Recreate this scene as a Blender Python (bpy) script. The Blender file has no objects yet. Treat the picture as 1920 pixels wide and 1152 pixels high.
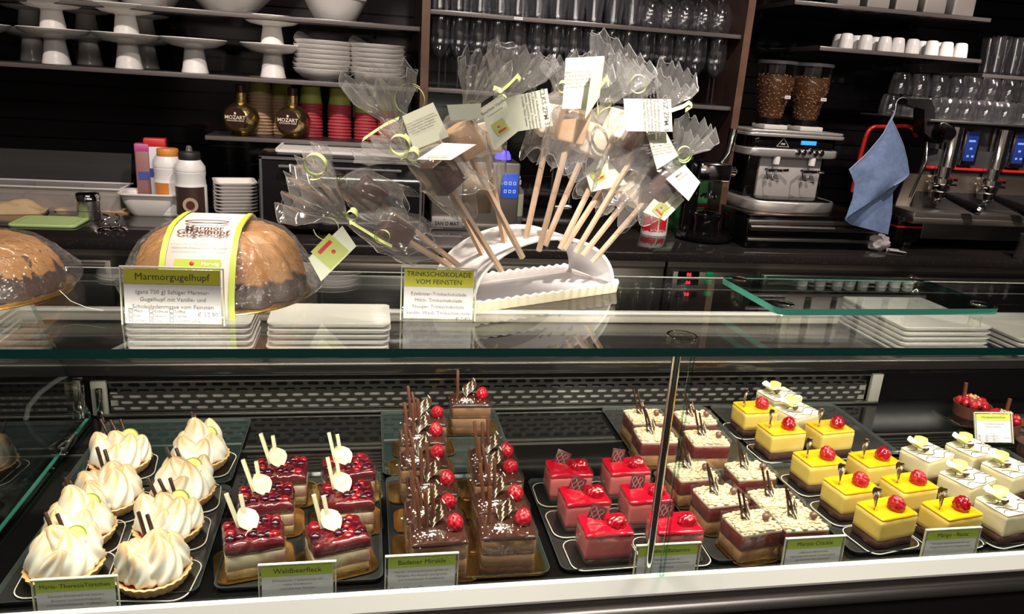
import bpy, bmesh, math, random
from mathutils import Vector as V, Matrix as M4, noise
R = math.radians
SC = bpy.context.scene
COL = SC.collection
random.seed(7)

# ---------------------------------------------------------------- camera
F, YA, PT, RO, CZ = 1420.0, R(11.45), R(16.95), R(3.88), 1.52
_cy, _sy, _cp, _sp, _cr, _sr = math.cos(YA), math.sin(YA), math.cos(PT), math.sin(PT), math.cos(RO), math.sin(RO)
FWD = V((_sy*_cp, _cy*_cp, -_sp)); RT = V((_cy, -_sy, 0)); UP = RT.cross(FWD)
CR = RT*_cr + UP*_sr; CU = UP*_cr - RT*_sr
cam = bpy.data.cameras.new('camera'); camo = bpy.data.objects.new('camera', cam); COL.objects.link(camo)
cam.sensor_width = 36; cam.lens = F/1920*36; cam.clip_start = .02
mw = M4((CR, CU, -FWD)).transposed().to_4x4(); mw.translation = (0, 0, CZ); camo.matrix_world = mw
SC.camera = camo
def _ray(x, y): return CR*((x-960)/F) + CU*((576-y)/F) + FWD
def atY(x, y, Y): d = _ray(x, y); return d*(Y/d.y) + V((0, 0, CZ))       # point of the place on the plane Y
def atZ(x, y, Z): d = _ray(x, y); return d*((Z-CZ)/d.z) + V((0, 0, CZ))  # point of the place at height Z

# ---------------------------------------------------------------- light and exposure
vs = SC.view_settings
vs.view_transform = 'Standard'; vs.look = 'None'; vs.exposure = 0.0; vs.gamma = 1.0; vs.use_curve_mapping = False
cyc = SC.cycles
cyc.transparent_max_bounces = 40; cyc.max_bounces = 10; cyc.glossy_bounces = 5; cyc.diffuse_bounces = 3
cyc.caustics_reflective = False; cyc.caustics_refractive = False; cyc.use_denoising = True; cyc.sample_clamp_indirect = 4
w = bpy.data.worlds.new('world'); SC.world = w; w.use_nodes = True
w.node_tree.nodes['Background'].inputs[0].default_value = (.9, .8, .75, 1)
w.node_tree.nodes['Background'].inputs[1].default_value = .05
def spot(loc, to, W, ang, col=(1, .86, .7), rad=.03, blend=.6):
    l = bpy.data.lights.new('ceiling_spot', 'SPOT'); o = bpy.data.objects.new('ceiling_spot', l); COL.objects.link(o)
    l.energy = W; l.spot_size = R(ang); l.spot_blend = blend; l.color = col; l.shadow_soft_size = rad
    o.location = loc; o.rotation_euler = (V(to)-V(loc)).to_track_quat('-Z', 'Y').to_euler()
def area(loc, to, W, sx, sy, col=(1, .88, .74)):
    l = bpy.data.lights.new('lamp', 'AREA'); o = bpy.data.objects.new('lamp', l); COL.objects.link(o)
    l.shape = 'RECTANGLE'; l.size = sx; l.size_y = sy; l.energy = W; l.color = col
    o.location = loc; o.rotation_euler = (V(to)-V(loc)).to_track_quat('-Z', 'Y').to_euler()
for x, W in ((-.35, 75), (.1, 95), (.55, 115), (1.0, 115)):             # spots in the ceiling over the counter
    spot((x, .92, 2.65), (x+.02, 1.05, .95), W, 48)
spot((.27, -.35, 2.6), (.325, .93, 1.455), 300, 10.5, (1, .9, .8))             # narrow one on the lollipops
for x in (-.9, .1, 1.1, 2.1): spot((x, 1.7, 2.65), (x, 2.9, 1.2), 85, 66, (1, .87, .78))    # row over the back bar
area((.3, -.5, 2.68), (.3, 1.5, .9), 30, 2.4, .5, (1, .9, .82))        # ceiling panel lamp of the shop floor
for x in (-1.5, -.6, .4, 1.3, 2.3, 3.2): spot((x, -2.2, 2.65), (x, -2.46, .9), 80, 50, (1, .9, .84))   # spots added to brighten the unseen front wall for reflections
spot((2.3, 1.3, 2.65), (2.6, 2.8, 1.4), 150, 34, (1, .88, .8))  # extra spot added to brighten the espresso machine and its tumblers
area((.6, .765, 1.231), (.6, 1.05, .93), 9, 2.2, .006, (1, .9, .76))    # light strip under the front edge of the top pane

# ---------------------------------------------------------------- materials
MATS = {}
def mat(n, col=(.5, .5, .5), rough=.5, metal=0, bump=None, var=None, coat=0, sss=0, emit=0, spec=.5, vcol=False, ior=None, sheen=0):
    if n in MATS: return MATS[n]
    m = bpy.data.materials.new(n); MATS[n] = m; m.use_nodes = True; nt = m.node_tree; b = nt.nodes['Principled BSDF']
    c = (*col, 1); I = b.inputs
    I['Base Color'].default_value = c; I['Roughness'].default_value = rough; I['Metallic'].default_value = metal
    I['Specular IOR Level'].default_value = spec; I['Coat Weight'].default_value = coat; I['Coat Roughness'].default_value = .06
    if sss: I['Subsurface Weight'].default_value = sss; I['Subsurface Radius'].default_value = (.006, .004, .002); I['Subsurface Scale'].default_value = 1
    if emit: I['Emission Color'].default_value = c; I['Emission Strength'].default_value = emit
    tc = nt.nodes.new('ShaderNodeTexCoord')
    def nz(scale, det=4):
        t = nt.nodes.new('ShaderNodeTexNoise'); t.inputs['Scale'].default_value = scale; t.inputs['Detail'].default_value = det
        nt.links.new(tc.outputs['Object'], t.inputs['Vector']); return t
    if var:                                                            # (scale, second colour, low, high)
        t = nz(var[0]); r = nt.nodes.new('ShaderNodeValToRGB'); e = r.color_ramp.elements
        e[0].position, e[1].position = var[2], var[3]; e[0].color = c; e[1].color = (*var[1], 1)
        nt.links.new(t.outputs['Fac'], r.inputs[0]); nt.links.new(r.outputs[0], I['Base Color'])
    if vcol:
        a = nt.nodes.new('ShaderNodeVertexColor'); a.layer_name = 'Col'; nt.links.new(a.outputs[0], I['Base Color'])
    if bump:                                                           # (scale, strength, distance)
        t = nz(bump[0]); p = nt.nodes.new('ShaderNodeBump'); p.inputs['Strength'].default_value = bump[1]; p.inputs['Distance'].default_value = bump[2]
        nt.links.new(t.outputs['Fac'], p.inputs['Height']); nt.links.new(p.outputs[0], I['Normal'])
    return m
def clear(n, tint=(1, 1, 1), base=.04, edge=.5, rough=.03, white=0.0, bump=None, gcol=(1, 1, 1)):
    """thin clear sheet: lets light straight through, reflects more at grazing angles; white = a little milky scatter"""
    if n in MATS: return MATS[n]
    m = bpy.data.materials.new(n); MATS[n] = m; m.use_nodes = True; nt = m.node_tree; nt.nodes.clear(); N = nt.nodes.new; L = nt.links.new
    out = N('ShaderNodeOutputMaterial'); tr = N('ShaderNodeBsdfTransparent'); tr.inputs[0].default_value = (*tint, 1)
    gl = N('ShaderNodeBsdfGlossy'); gl.inputs['Roughness'].default_value = rough; gl.inputs[0].default_value = (*gcol, 1)
    lw = N('ShaderNodeLayerWeight'); lw.inputs[0].default_value = .5
    mr = N('ShaderNodeMapRange'); mr.inputs['To Min'].default_value = base; mr.inputs['To Max'].default_value = edge
    pw = N('ShaderNodeMath'); pw.operation = 'POWER'; pw.inputs[1].default_value = 3.0
    L(lw.outputs['Facing'], pw.inputs[0]); L(pw.outputs[0], mr.inputs['Value'])
    mx = N('ShaderNodeMixShader'); L(mr.outputs[0], mx.inputs[0]); L(gl.outputs[0], mx.inputs[2])
    src = tr.outputs[0]
    if white:
        df = N('ShaderNodeBsdfDiffuse'); df.inputs[0].default_value = (.9, .9, .92, 1)
        tl = N('ShaderNodeBsdfTranslucent'); tl.inputs[0].default_value = (.9, .9, .92, 1)
        ad = N('ShaderNodeMixShader'); ad.inputs[0].default_value = .5; L(df.outputs[0], ad.inputs[1]); L(tl.outputs[0], ad.inputs[2])
        m2 = N('ShaderNodeMixShader'); m2.inputs[0].default_value = white; L(tr.outputs[0], m2.inputs[1]); L(ad.outputs[0], m2.inputs[2]); src = m2.outputs[0]
    L(src, mx.inputs[1]); L(mx.outputs[0], out.inputs[0])
    if bump:
        tc = N('ShaderNodeTexCoord'); t = N('ShaderNodeTexNoise'); t.inputs['Scale'].default_value = bump[0]; t.inputs['Detail'].default_value = 3; t.inputs['Distortion'].default_value = 1.2
        p = N('ShaderNodeBump'); p.inputs['Strength'].default_value = bump[1]; p.inputs['Distance'].default_value = bump[2]
        L(tc.outputs['Object'], t.inputs[0]); L(t.outputs['Fac'], p.inputs['Height']); L(p.outputs[0], gl.inputs['Normal']); L(p.outputs[0], lw.inputs['Normal'])
    return m
PANE = clear('pane_glass', (.95, .985, .97), .015, .55, .0)
EDGE = mat('glass_edge', (.003, .055, .048), .12, spec=.8, emit=0)
EDGEL = mat('glass_edge_light', (.08, .40, .30), .1, spec=.8)
ACRY = clear('acrylic', (.97, .99, .95), .05, .6, .02)
ACRE = mat('acrylic_edge', (.62, .63, .5), .15)
FILM = clear('cake_film', (.99, .98, .97), .05, .6, .06, .02, (60, .5, .004))
CELLO = clear('cellophane', (.97, .97, .97), .055, .85, .06, .12, (16, .5, .010))
WRAP = clear('cling_film', (.98, .98, .98), .06, .6, .09, .05, (60, .9, .008))
DRINK = clear('drinking_glass', (.96, .96, .97), .085, 1.0, .045, .012)
STEEL = mat('brushed_steel', (.50, .48, .45), .32, 1, bump=(40, .05, .001))
STEELD = mat('dark_steel', (.21, .195, .18), .35, 1)
CHROME = mat('chrome', (.8, .78, .76), .08, 1)
ALU = mat('white_alu', (.86, .85, .83), .25, .0)
BLACK = mat('black_gloss', (.005, .0045, .0045), .09, spec=.35)
BLACKM = mat('black_matt', (.018, .017, .017), .5)
BROWNW = mat('dark_wood', (.055, .028, .02), .35, bump=(30, .1, .002), var=(12, (.085, .045, .032), .4, .7))
BACKP = mat('back_panel', (.010, .008, .009), .10)
GRANITE = mat('granite', (.022, .019, .018), .08, var=(260, (.14, .11, .09), .62, .78), coat=.3)
PORC = mat('porcelain', (.82, .79, .76), .18, spec=.5)
PORCW = mat('porcelain_white', (.86, .84, .82), .22)
PAPER = mat('label_paper', (.60, .57, .58), .6)
LIME = mat('lime_print', (.42, .52, .05), .5)
LIMEO = mat('olive_print', (.45, .43, .03), .5)
INK = mat('ink', (.03, .03, .025), .7)
INKG = mat('ink_grey', (.22, .20, .20), .7)
RED = mat('red_print', (.6, .03, .03), .4)
WOOD = mat('beech_stick', (.52, .36, .25), .55, bump=(60, .2, .001), var=(25, (.64, .48, .35), .4, .65))
GOLD = mat('gold_board', (.85, .52, .16), .22, 1, bump=(50, .3, .002))
CHOC = mat('dark_chocolate', (.035, .014, .009), .3)
CHOCB = mat('brown_chocolate', (.10, .035, .02), .35)

# ---------------------------------------------------------------- mesh builder
class MB:
    def __init__(s): s.bm = bmesh.new(); s.mi = 0; s.M = M4()
    def faces(s, fs):
        for f in fs: f.material_index = s.mi
    def loft(s, rings, c0=True, c1=True, closed=True):
        rs = [[s.bm.verts.new(s.M @ V(p)) for p in r] for r in rings]; out = []
        for a, b in zip(rs, rs[1:]):
            n = len(a)
            for i in range(n if closed else n-1):
                j = (i+1) % n
                try: out.append(s.bm.faces.new((a[i], a[j], b[j], b[i])))
                except ValueError: pass
        if c0: out.append(s.bm.faces.new(rs[0][::-1]))
        if c1: out.append(s.bm.faces.new(rs[-1]))
        s.faces(out); return rs
    def box(s, c, d, rz=0, bev=0, seg=2, rot=None):
        T = M4.Translation(V(c)) @ (rot if rot else M4.Rotation(rz, 4, 'Z')) @ M4.Diagonal((*d, 1))
        vs = bmesh.ops.create_cube(s.bm, size=1, matrix=s.M @ T)['verts']
        fs = {f for v in vs for f in v.link_faces}; s.faces(fs)
        if bev:
            es = {e for v in vs for e in v.link_edges}
            r = bmesh.ops.bevel(s.bm, geom=list(vs)+list(es), offset=bev, segments=seg, affect='EDGES', profile=.5)
            s.faces(r['faces'])
    def box2(s, a, b, bev=0): s.box([(p+q)/2 for p, q in zip(a, b)], [abs(q-p) for p, q in zip(a, b)], 0, bev)
    def lathe(s, prof, n=24, c=(0, 0, 0), fn=None, c0=False, c1=False):
        c = V(c); rings = []
        for k, (r, z) in enumerate(prof):
            rings.append([c + V((math.cos(2*math.pi*i/n), math.sin(2*math.pi*i/n), 0))*(r*(fn(2*math.pi*i/n, k, z) if fn else 1)) + V((0, 0, z)) for i in range(n)])
        return s.loft(rings, c0, c1)
    def tube(s, pts, r, n=8, cap=True):
        pts = [V(p) for p in pts]; rings = []; rr = r if isinstance(r, (list, tuple)) else [r]*len(pts)
        t0 = (pts[1]-pts[0]).normalized(); u = t0.orthogonal().normalized()
        for i, p in enumerate(pts):
            t = (pts[min(i+1, len(pts)-1)]-pts[max(i-1, 0)]).normalized()
            u = (u - t*u.dot(t)).normalized(); v = t.cross(u)
            rings.append([p + (u*math.cos(2*math.pi*k/n)+v*math.sin(2*math.pi*k/n))*rr[i] for k in range(n)])
        s.loft(rings, cap, cap)
    def prism(s, poly, z0, z1, bev=0):
        a = [(x, y, z0) for x, y in poly]; b = [(x, y, z1) for x, y in poly]
        if bev:
            cx = sum(p[0] for p in poly)/len(poly); cy = sum(p[1] for p in poly)/len(poly)
            def ins(q): return [(x+(cx-x)*q/max(1e-6, math.hypot(x-cx, y-cy)), y+(cy-y)*q/max(1e-6, math.hypot(x-cx, y-cy))) for x, y in poly]
            i1 = ins(bev)
            s.loft([[(x, y, z0) for x, y in i1], [(x, y, z0+bev) for x, y in poly], [(x, y, z1-bev) for x, y in poly], [(x, y, z1) for x, y in i1]])
        else: s.loft([a, b])
    def ball(s, c, r, sub=2, sc=(1, 1, 1)):
        T = M4.Translation(V(c)) @ M4.Diagonal((*sc, 1))
        vs = bmesh.ops.create_icosphere(s.bm, subdivisions=sub, radius=r, matrix=s.M @ T)['verts']
        s.faces({f for v in vs for f in v.link_faces}); return vs
    def sheet(s, fn, nu, nv, th=0):
        """grid surface fn(u,v); th gives it thickness"""
        P = [[V(fn(i/nu, j/nv)) for i in range(nu+1)] for j in range(nv+1)]
        g = [[s.bm.verts.new(s.M @ p) for p in r] for r in P]; fs = []
        for j in range(nv):
            for i in range(nu): fs.append(s.bm.faces.new((g[j][i], g[j][i+1], g[j+1][i+1], g[j+1][i])))
        s.faces(fs)
        if th:
            s.bm.normal_update()
            r = bmesh.ops.solidify(s.bm, geom=fs, thickness=th); s.faces([f for f in r['geom'] if isinstance(f, bmesh.types.BMFace)])
    def text(s, str_, size, T, align='CENTER', ext=0, bold=0, sx=1):
        me = text_mesh(str_, size, align, ext, bold)
        T = T @ M4.Diagonal((sx, 1, 1, 1))
        vs = [s.bm.verts.new(s.M @ (T @ v.co)) for v in me.vertices]
        for p in me.polygons:
            try: f = s.bm.faces.new([vs[i] for i in p.vertices]); f.material_index = s.mi
            except ValueError: pass
        bpy.data.meshes.remove(me)
    def build(s, name, mats, parent=None, smooth=40, loc=None, rot=None):
        bmesh.ops.recalc_face_normals(s.bm, faces=s.bm.faces) if not getattr(s, 'keep', 0) else None
        me = bpy.data.meshes.new(name); s.bm.to_mesh(me); s.bm.free()
        for m in (mats if isinstance(mats, (list, tuple)) else [mats]): me.materials.append(m)
        if smooth:
            me.shade_smooth()
            if smooth < 180: me.set_sharp_from_angle(angle=R(smooth))
        o = bpy.data.objects.new(name, me); COL.objects.link(o)
        if parent: o.parent = parent
        if loc: o.location = loc
        if rot: o.rotation_euler = rot
        return o
EDGET = clear('glass_edge_clear', (.30, .60, .52), .10, .5, .05)
def text_mesh(t, size, align='CENTER', ext=0, bold=0):
    c = bpy.data.curves.new('txt', 'FONT'); c.body = t; c.size = size; c.align_x = align; c.resolution_u = 2; c.extrude = ext; c.offset = bold
    o = bpy.data.objects.new('txt', c); COL.objects.link(o)
    me = bpy.data.meshes.new_from_object(o); bpy.data.objects.remove(o); bpy.data.curves.remove(c); return me
def tag(o, label=None, cat=None, group=None, kind=None):
    if label: o['label'] = label
    if cat: o['category'] = cat
    if group: o['group'] = group
    if kind: o['kind'] = kind
    return o
def thing(name, label, cat, loc=(0, 0, 0), rz=0, group=None):
    o = bpy.data.objects.new(name, None); COL.objects.link(o); o.empty_display_size = .02
    o.location = loc; o.rotation_euler = (0, 0, rz); return tag(o, label, cat, group)
def dup(o, loc=None, rz=None, label=None, parent=None):
    c = o.copy(); COL.objects.link(c)
    if parent is not None: c.parent = parent
    for ch in list(o.children): dup(ch, parent=c)
    if loc is not None: c.location = loc
    if rz is not None: c.rotation_euler = (0, 0, rz)
    if label: c['label'] = label
    return c
def rrect(w, d, r, n=4, cx=0, cy=0):
    out = []
    for (sx, sy, a0) in ((1, 1, 0), (-1, 1, 90), (-1, -1, 180), (1, -1, 270)):
        for k in range(n+1):
            a = R(a0+90*k/n); out.append((cx+sx*(w/2-r)+r*math.cos(a), cy+sy*(d/2-r)+r*math.sin(a)))
    return out
def pane_mesh(mb, quad, th, back=False):
    """flat pane given by a polygon in 3D: faces of slot 0, rim of slot 1"""
    q = [V(p) for p in quad]; n = (q[1]-q[0]).cross(q[2]-q[0]).normalized()*th
    a = [mb.bm.verts.new(p) for p in q]; b = [mb.bm.verts.new(p+n) for p in q]
    f = [mb.bm.faces.new(a[::-1]), mb.bm.faces.new(b)]; k = len(q)
    for x in f: x.material_index = 0
    for i in range(k):
        e = mb.bm.faces.new((a[i], a[(i+1) % k], b[(i+1) % k], b[i])); nn = (q[(i+1) % k]-q[i]).cross(n); e.material_index = 2 if back and abs(nn.y) > abs(nn.x) and (q[i].y+q[(i+1) % k].y)/2 > sum((p.y for p in q))/k+.01 else 1
ORD = ('first', 'second', 'third', 'fourth', 'fifth', 'sixth', 'seventh', 'eighth', 'ninth', 'tenth', 'eleventh', 'twelfth', 'thirteenth', 'fourteenth', 'fifteenth', 'sixteenth', 'seventeenth', 'eighteenth')
# ================================================================ the room
def slab(name, a, b, m, kind='structure', bev=0, parent=None, label=None, cat=None):
    mb = MB(); mb.box2(a, b, bev); o = mb.build(name, m, parent)
    if parent is None: tag(o, label, cat, kind=None if cat else kind)
    return o
slab('floor', (-3, -2.5, -.05), (4.6, 3.6, 0), mat('floor_tile', (.06, .052, .048), .35))
slab('ceiling', (-3, -2.5, 2.75), (4.6, 3.6, 2.8), mat('ceiling_paint', (.13, .12, .115), .8))
wb = slab('wall_back', (-2.2, 3.415, 0), (4.2, 3.5, 2.75), BACKP)
b0 = None
for k in range(26):                                                      # glossy boards with open joints between them
    if not b0: mb = MB(); mb.box((1.0, 3.4075, 0), (6.4, .015, .066), 0, .0015, 1); b0 = mb.build('board', BACKP, wb)
    else: o = b0.copy(); COL.objects.link(o); b0 = o
    b0.location.z = .985+.0705*k
slab('wall_left', (-2.3, -2.5, 0), (-2.2, 3.5, 2.75), mat('side_wall', (.10, .085, .08), .6))
slab('wall_right', (4.2, -2.5, 0), (4.3, 3.5, 2.75), mat('side_wall'))
slab('wall_front', (-2.3, -2.6, 0), (4.3, -2.5, 2.75), mat('front_wall', (.72, .66, .62), .7))

# ---------------------------------------------------------------- uprights and shelves of the back bar
YS = 2.9
SHM = mat('shelf_black', (.03, .026, .026), .22)
def shelf(x0, x1, z, label, y0=YS, y1=3.398, th=.018, group='back bar shelves', m=SHM):
    t = thing('wall_shelf', label, 'shelf', ((x0+x1)/2, y1, z-th), 0, group)
    mb = MB(); mb.box((0, (y0-y1)/2, th/2), (x1-x0, y1-y0, th), 0, .002); mb.build('board', m, t)
    mb = MB(); mb.box((0, y0-y1-.0015, th*.5), (x1-x0, .003, th*.8), 0, .001); mb.build('front_edge', mat('shelf_edge', (.12, .105, .10), .3), t)
    for s in (-1, 1):
        mb = MB(); mb.box((s*(x1-x0)*.42, -.05, -.008), (.012, .1, .016)); mb.build('bracket', BLACKM, t)
    return z
for x0, lab in ((.186, 'dark wooden upright between white crockery and the wine glasses'), (1.404, 'dark wooden upright between wine glasses and coffee grinder')):
    t = thing('shelf_upright', lab, 'upright', (x0+.014, 3.124, .95), 0)
    mb = MB(); mb.box((0, 0, .6), (.027, .546, 1.2)); mb.build('side_panel', BROWNW, t)
    mb = MB(); mb.box((0, -.2745, .6), (.029, .003, 1.2)); mb.build('edge_strip', mat('wood_edge', (.13, .068, .045), .4, var=(14, (.09, .045, .03), .4, .7)), t)
ZB = shelf(-1.75, .183, 1.667, 'upper black shelf with big white bowls')
ZP = shelf(-1.75, .183, 1.457, 'black shelf carrying the white cake stands')
ZM = shelf(-.565, .183, 1.249, 'short lower black shelf with gold bottles and paper cups')
ZG1 = shelf(.216, 1.402, 1.727, 'upper shelf of drinking glasses', 2.87)
ZG2 = shelf(.216, 1.402, 1.461, 'lower shelf of stemmed glasses', 2.87)
ZK = shelf(1.62, 2.50, 1.872, 'short high shelf with grey canisters', y0=2.905)
ZC = shelf(1.76, 2.50, 1.712, 'short shelf with white espresso cups', y0=2.905)
ZR = shelf(2.56, 3.6, 1.66, 'dim shelf of glasses above the espresso machine', y0=2.95)

# ---------------------------------------------------------------- back counter
mb = MB(); mb.box2((-2.19, 2.51, .915), (4.19, 3.4, .95), .004); tag(mb.build('counter_worktop', GRANITE), 'long polished black speckled stone worktop along the back wall', 'worktop')
def cabinet(x0, x1, label, fronts, ctrl=None):
    t = thing('fridge_cabinet', label, 'cabinet', ((x0+x1)/2, 2.86, 0), 0)
    cx = (x0+x1)/2
    mb = MB(); mb.box2((x0-cx, -.30, .08), (x1-cx, .33, .91)); mb.build('body', STEELD, t)
    mb = MB(); mb.box2((x0-cx, -.305, .886), (x1-cx, -.30, .908)); mb.build('top_rail', mat('warm_steel', (.36, .33, .29), .4, 1), t)
    for kind, a, b, z0, z1 in fronts:
        mb = MB(); mb.box2((a-cx, -.325, z0), (b-cx, -.302, z1), .003); d = mb.build('drawer' if kind == 'drawer' else 'door_panel', STEEL if kind != 'plain' else mat('warm_steel'), t)
        if kind == 'drawer':
            mb = MB(); mb.loft([[(x-cx, y, z) for y, z in ((-.327, z1-.004), (-.352, z1-.004), (-.354, z1-.010), (-.334, z1-.040), (-.327, z1-.044))] for x in (a+.01, b-.01)]); mb.build('handle', STEEL, d)
    mb = MB(); mb.box2((x0-cx+.02, -.26, 0), (x1-cx-.02, .3, .08)); mb.build('plinth', BLACKM, t)
    return t, cx
cabinet(-2.1, -.45, 'steel drawer cabinet below the green board at the left', [('drawer', -2.05, -1.27, .55, .875), ('drawer', -1.26, -.80, .55, .875), ('drawer', -.73, -.47, .55, .875)])
cabinet(-.44, 1.08, 'plain steel cabinet below the black oven', [('plain', -.43, -.16, .1, .882), ('plain', -.15, .72, .845, .882), ('door', -.15, .72, .1, .84), ('plain', .73, 1.07, .1, .882)])
t, cx = cabinet(1.09, 3.4, 'steel fridge cabinet with red number displays', [('drawer', 1.47, 2.06, .72, .868), ('drawer', 2.13, 2.72, .72, .868), ('drawer', 2.8, 3.38, .72, .868), ('drawer', 1.47, 2.06, .3, .70), ('drawer', 2.13, 2.72, .3, .70)])
mb = MB(); mb.box2((1.11-cx, -.32, .70), (1.43-cx, -.302, .872), .002); mb.build('control_panel', mat('warm_steel'), t)
DISP = mat('display_red', (1, .03, .05), .5, emit=1.6); GRN = mat('switch_green', (.0, .22, .08), .3, emit=.25)
for i, (px, py, s) in enumerate(((1291, 514, '06'), (1289, 529, '06'), (1286, 551, '08'))):
    p = atY(px, py, 2.538) - V((cx, 2.86, 0)); q = atY(1330-i*2, py, 2.538) - V((cx, 2.86, 0))
    mb = MB(); mb.box((p.x, -.324, p.z), (.082, .006, .022), 0, .001); d = mb.build('display', BLACK, t)
    mb = MB(); mb.text(s, .019, M4.Translation((p.x, -.328, p.z-.007)) @ M4.Rotation(R(90), 4, 'X'), bold=.0006); mb.build('digits', DISP, d, 0)
    mb = MB(); mb.box((q.x, -.324, q.z), (.026, .01, .017), 0, .002); mb.build('switch', GRN, t)
mb = MB(); mb.box2((1.11-cx, -.335, .675), (1.40-cx, -.303, .695), .003); mb.build('ledge', STEEL, t)

# ================================================================ the display case
case = thing('display_case', 'glass pastry display case with black deck and white front rail', 'display case', (.4, 1.1, 0))
def cpart(mb, name, m, parent=None, smooth=40):
    o = mb.build(name, m, parent or case, smooth)
    if not parent: o.location = (-.4, -1.1, 0)
    return o
YG, ZT, ZD = .75, 1.243, .922
CX0, CX1, CL0 = -.455, 1.75, -1.05                                     # CL0: the case runs on past its inner glass divider
mb = MB(); mb.box2((CL0, .775, .06), (CX1, 1.46, .90)); cpart(mb, 'cabinet_body', BLACKM)
mb = MB(); mb.box2((CL0, .752, .90), (CX1, 1.282, ZD)); cpart(mb, 'deck', BLACK)
mb = MB(); mb.loft([[(x, y, z) for y, z in ((.752, .941), (.744, .941), (.732, .927), (.732, .924), (.752, .924))] for x in (CL0, CX1)]); cpart(mb, 'front_rail', ALU, smooth=20)
mb = MB(); mb.loft([[(x, y, z) for y, z in ((.752, .9235), (.7335, .9235), (.7335, .920), (.742, .918), (.746, .905), (.742, .897), (.732, .894), (.732, .891), (.752, .891))] for x in (CL0, CX1)]); cpart(mb, 'rail_moulding', STEEL, smooth=50)
mb = MB(); mb.box2((CL0, .745, .1), (CX1, .775, .891)); cpart(mb, 'front_panel', mat('panel_black', (.02, .016, .016), .3))
XP = atY(1298, 660, .75).x
def pane(name, quad, th, em=EDGE):
    mb = MB(); pane_mesh(mb, quad, th, name == 'top_pane'); o = mb.build(name, [PANE, em, PANE], case, 0); o.location = (-.4, -1.1, 0); return o
pane('front_pane', [(CL0, .75, .938), (XP-.0022, .75, .938), (XP-.0022, .75, ZT-.0105), (CL0, .75, ZT-.0105)], .006, EDGET)
pane('front_pane', [(XP+.0022, .75, .938), (CX1, .75, .938), (CX1, .75, ZT-.0105), (XP+.0022, .75, ZT-.0105)], .006, EDGET)
pane('top_pane', [(CL0, .742, ZT-.0095), (CX1, .742, ZT-.0095), (CX1, 1.052, ZT-.0095), (CL0, 1.052, ZT-.0095)], .0095)
mb = MB(); mb.box2((CL0, 1.0508, ZT-.0008), (CX1, 1.0522, ZT+.0002)); cpart(mb, 'edge_highlight', mat('edge_highlight_pale', (.45, .48, .44), .2))  # pale strip painting the highlight along the rear edge of the pane
pane('side_pane', [(CX0+.006, .758, .93), (CX0+.006, 1.25, .93), (CX0+.006, 1.05, ZT-.0105), (CX0+.006, .758, ZT-.0105)], .006, EDGET)
mb = MB(); mb.box2((CX0+.0005, .76, .929), (CX0+.0055, 1.25, .931)); cpart(mb, 'side_pane_foot', EDGEL)
mb = MB(); mb.tube([(XP-.012, .763, .925), (XP-.012, .763, ZT-.0098)], .0052, 14); cpart(mb, 'post', CHROME)
mb = MB(); mb.box2((CL0, .748, ZT-.0125), (XP-.004, .757, ZT-.0097)); cpart(mb, 'top_trim', mat('trim_clear', (.55, .55, .5), .2))
mb = MB(); mb.box2((XP+.004, .748, ZT-.0125), (CX1, .757, ZT-.0097)); cpart(mb, 'top_trim', mat('trim_clear'))
# back of the case: fascia, perforated vent grille, chrome bar, brackets
mb = MB(); mb.box2((CL0, 1.288, ZD), (CX1, 1.30, 1.005)); cpart(mb, 'rear_panel', BLACK)
GX0, GX1 = atY(205, 740, 1.28).x, atY(1628, 715, 1.28).x
mb = MB(); rows, pw, ph = 5, .0268, .0108; ncol = int((GX1-GX0)/pw)
for r in range(rows):
    for c in range(ncol):
        x0 = GX0+c*pw; z0 = .929+r*ph; cxx, czz = x0+pw/2, z0+ph/2; y = 1.279
        sh = pw*.5 if r % 2 else 0; hw, hh = .0100, .0032
        hole = [(hw-hh+hh*math.cos(a), hh*math.sin(a)) for a in (R(-90), R(-30), R(30), R(90))] + [(-hw+hh+hh*math.cos(a), hh*math.sin(a)) for a in (R(90), R(150), R(210), R(270))]
        outer = [(pw/2*.55, -ph/2), (pw/2, -ph/2), (pw/2, ph/2), (pw/2*.55, ph/2), (-pw/2*.55, ph/2), (-pw/2, ph/2), (-pw/2, -ph/2), (-pw/2*.55, -ph/2)]
        mb.loft([[(cxx+sh+a, y, czz+b) for a, b in outer], [(cxx+sh+a, y, czz+b) for a, b in hole], [(cxx+sh+a, y+.003, czz+b) for a, b in hole]], False, False)
g = cpart(mb, 'vent_grille', mat('grille_metal', (.028, .025, .024), .3), smooth=0)
mb = MB(); mb.box2((GX0, 1.2832, .928), (GX1, 1.2872, .962)); cpart(mb, 'grille_backing', mat('backing_grey', (.30, .28, .26), .5))
mb = MB(); mb.box2((GX0-.005, 1.274, .984), (GX1+.03, 1.281, .9865)); cpart(mb, 'grille_trim', STEEL)
mb = MB(); mb.box2((GX0-.02, 1.268, .9225), (GX1+.025, 1.279, .9285), .002); cpart(mb, 'grille_bar', STEEL)
for x in (GX0-.014, GX1+.015):
    mb = MB(); mb.box((x, 1.276, .956), (.024, .008, .062), 0, .001); cpart(mb, 'bracket', mat('bracket_grey', (.42, .40, .36), .45))
mb = MB(); mb.box2((CL0, 1.135, ZD), (CX1, 1.139, ZD+.0012)); cpart(mb, 'deck_strip', mat('warm_steel'))
for x in (-.05, .64): 
    mb = MB(); mb.box2((x, 1.02, ZD), (x+.001, 1.2, ZD+.0008)); 
    for k in range(9): mb.box2((-.18+.0, 1.03+k*.011, ZD), (.03, 1.032+k*.011, ZD+.0012)) if x < 0 else mb.box2((.66, 1.03+k*.011, ZD), (1.2, 1.032+k*.011, ZD+.0012))
    cpart(mb, 'deck_ribs', STEELD)
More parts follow.
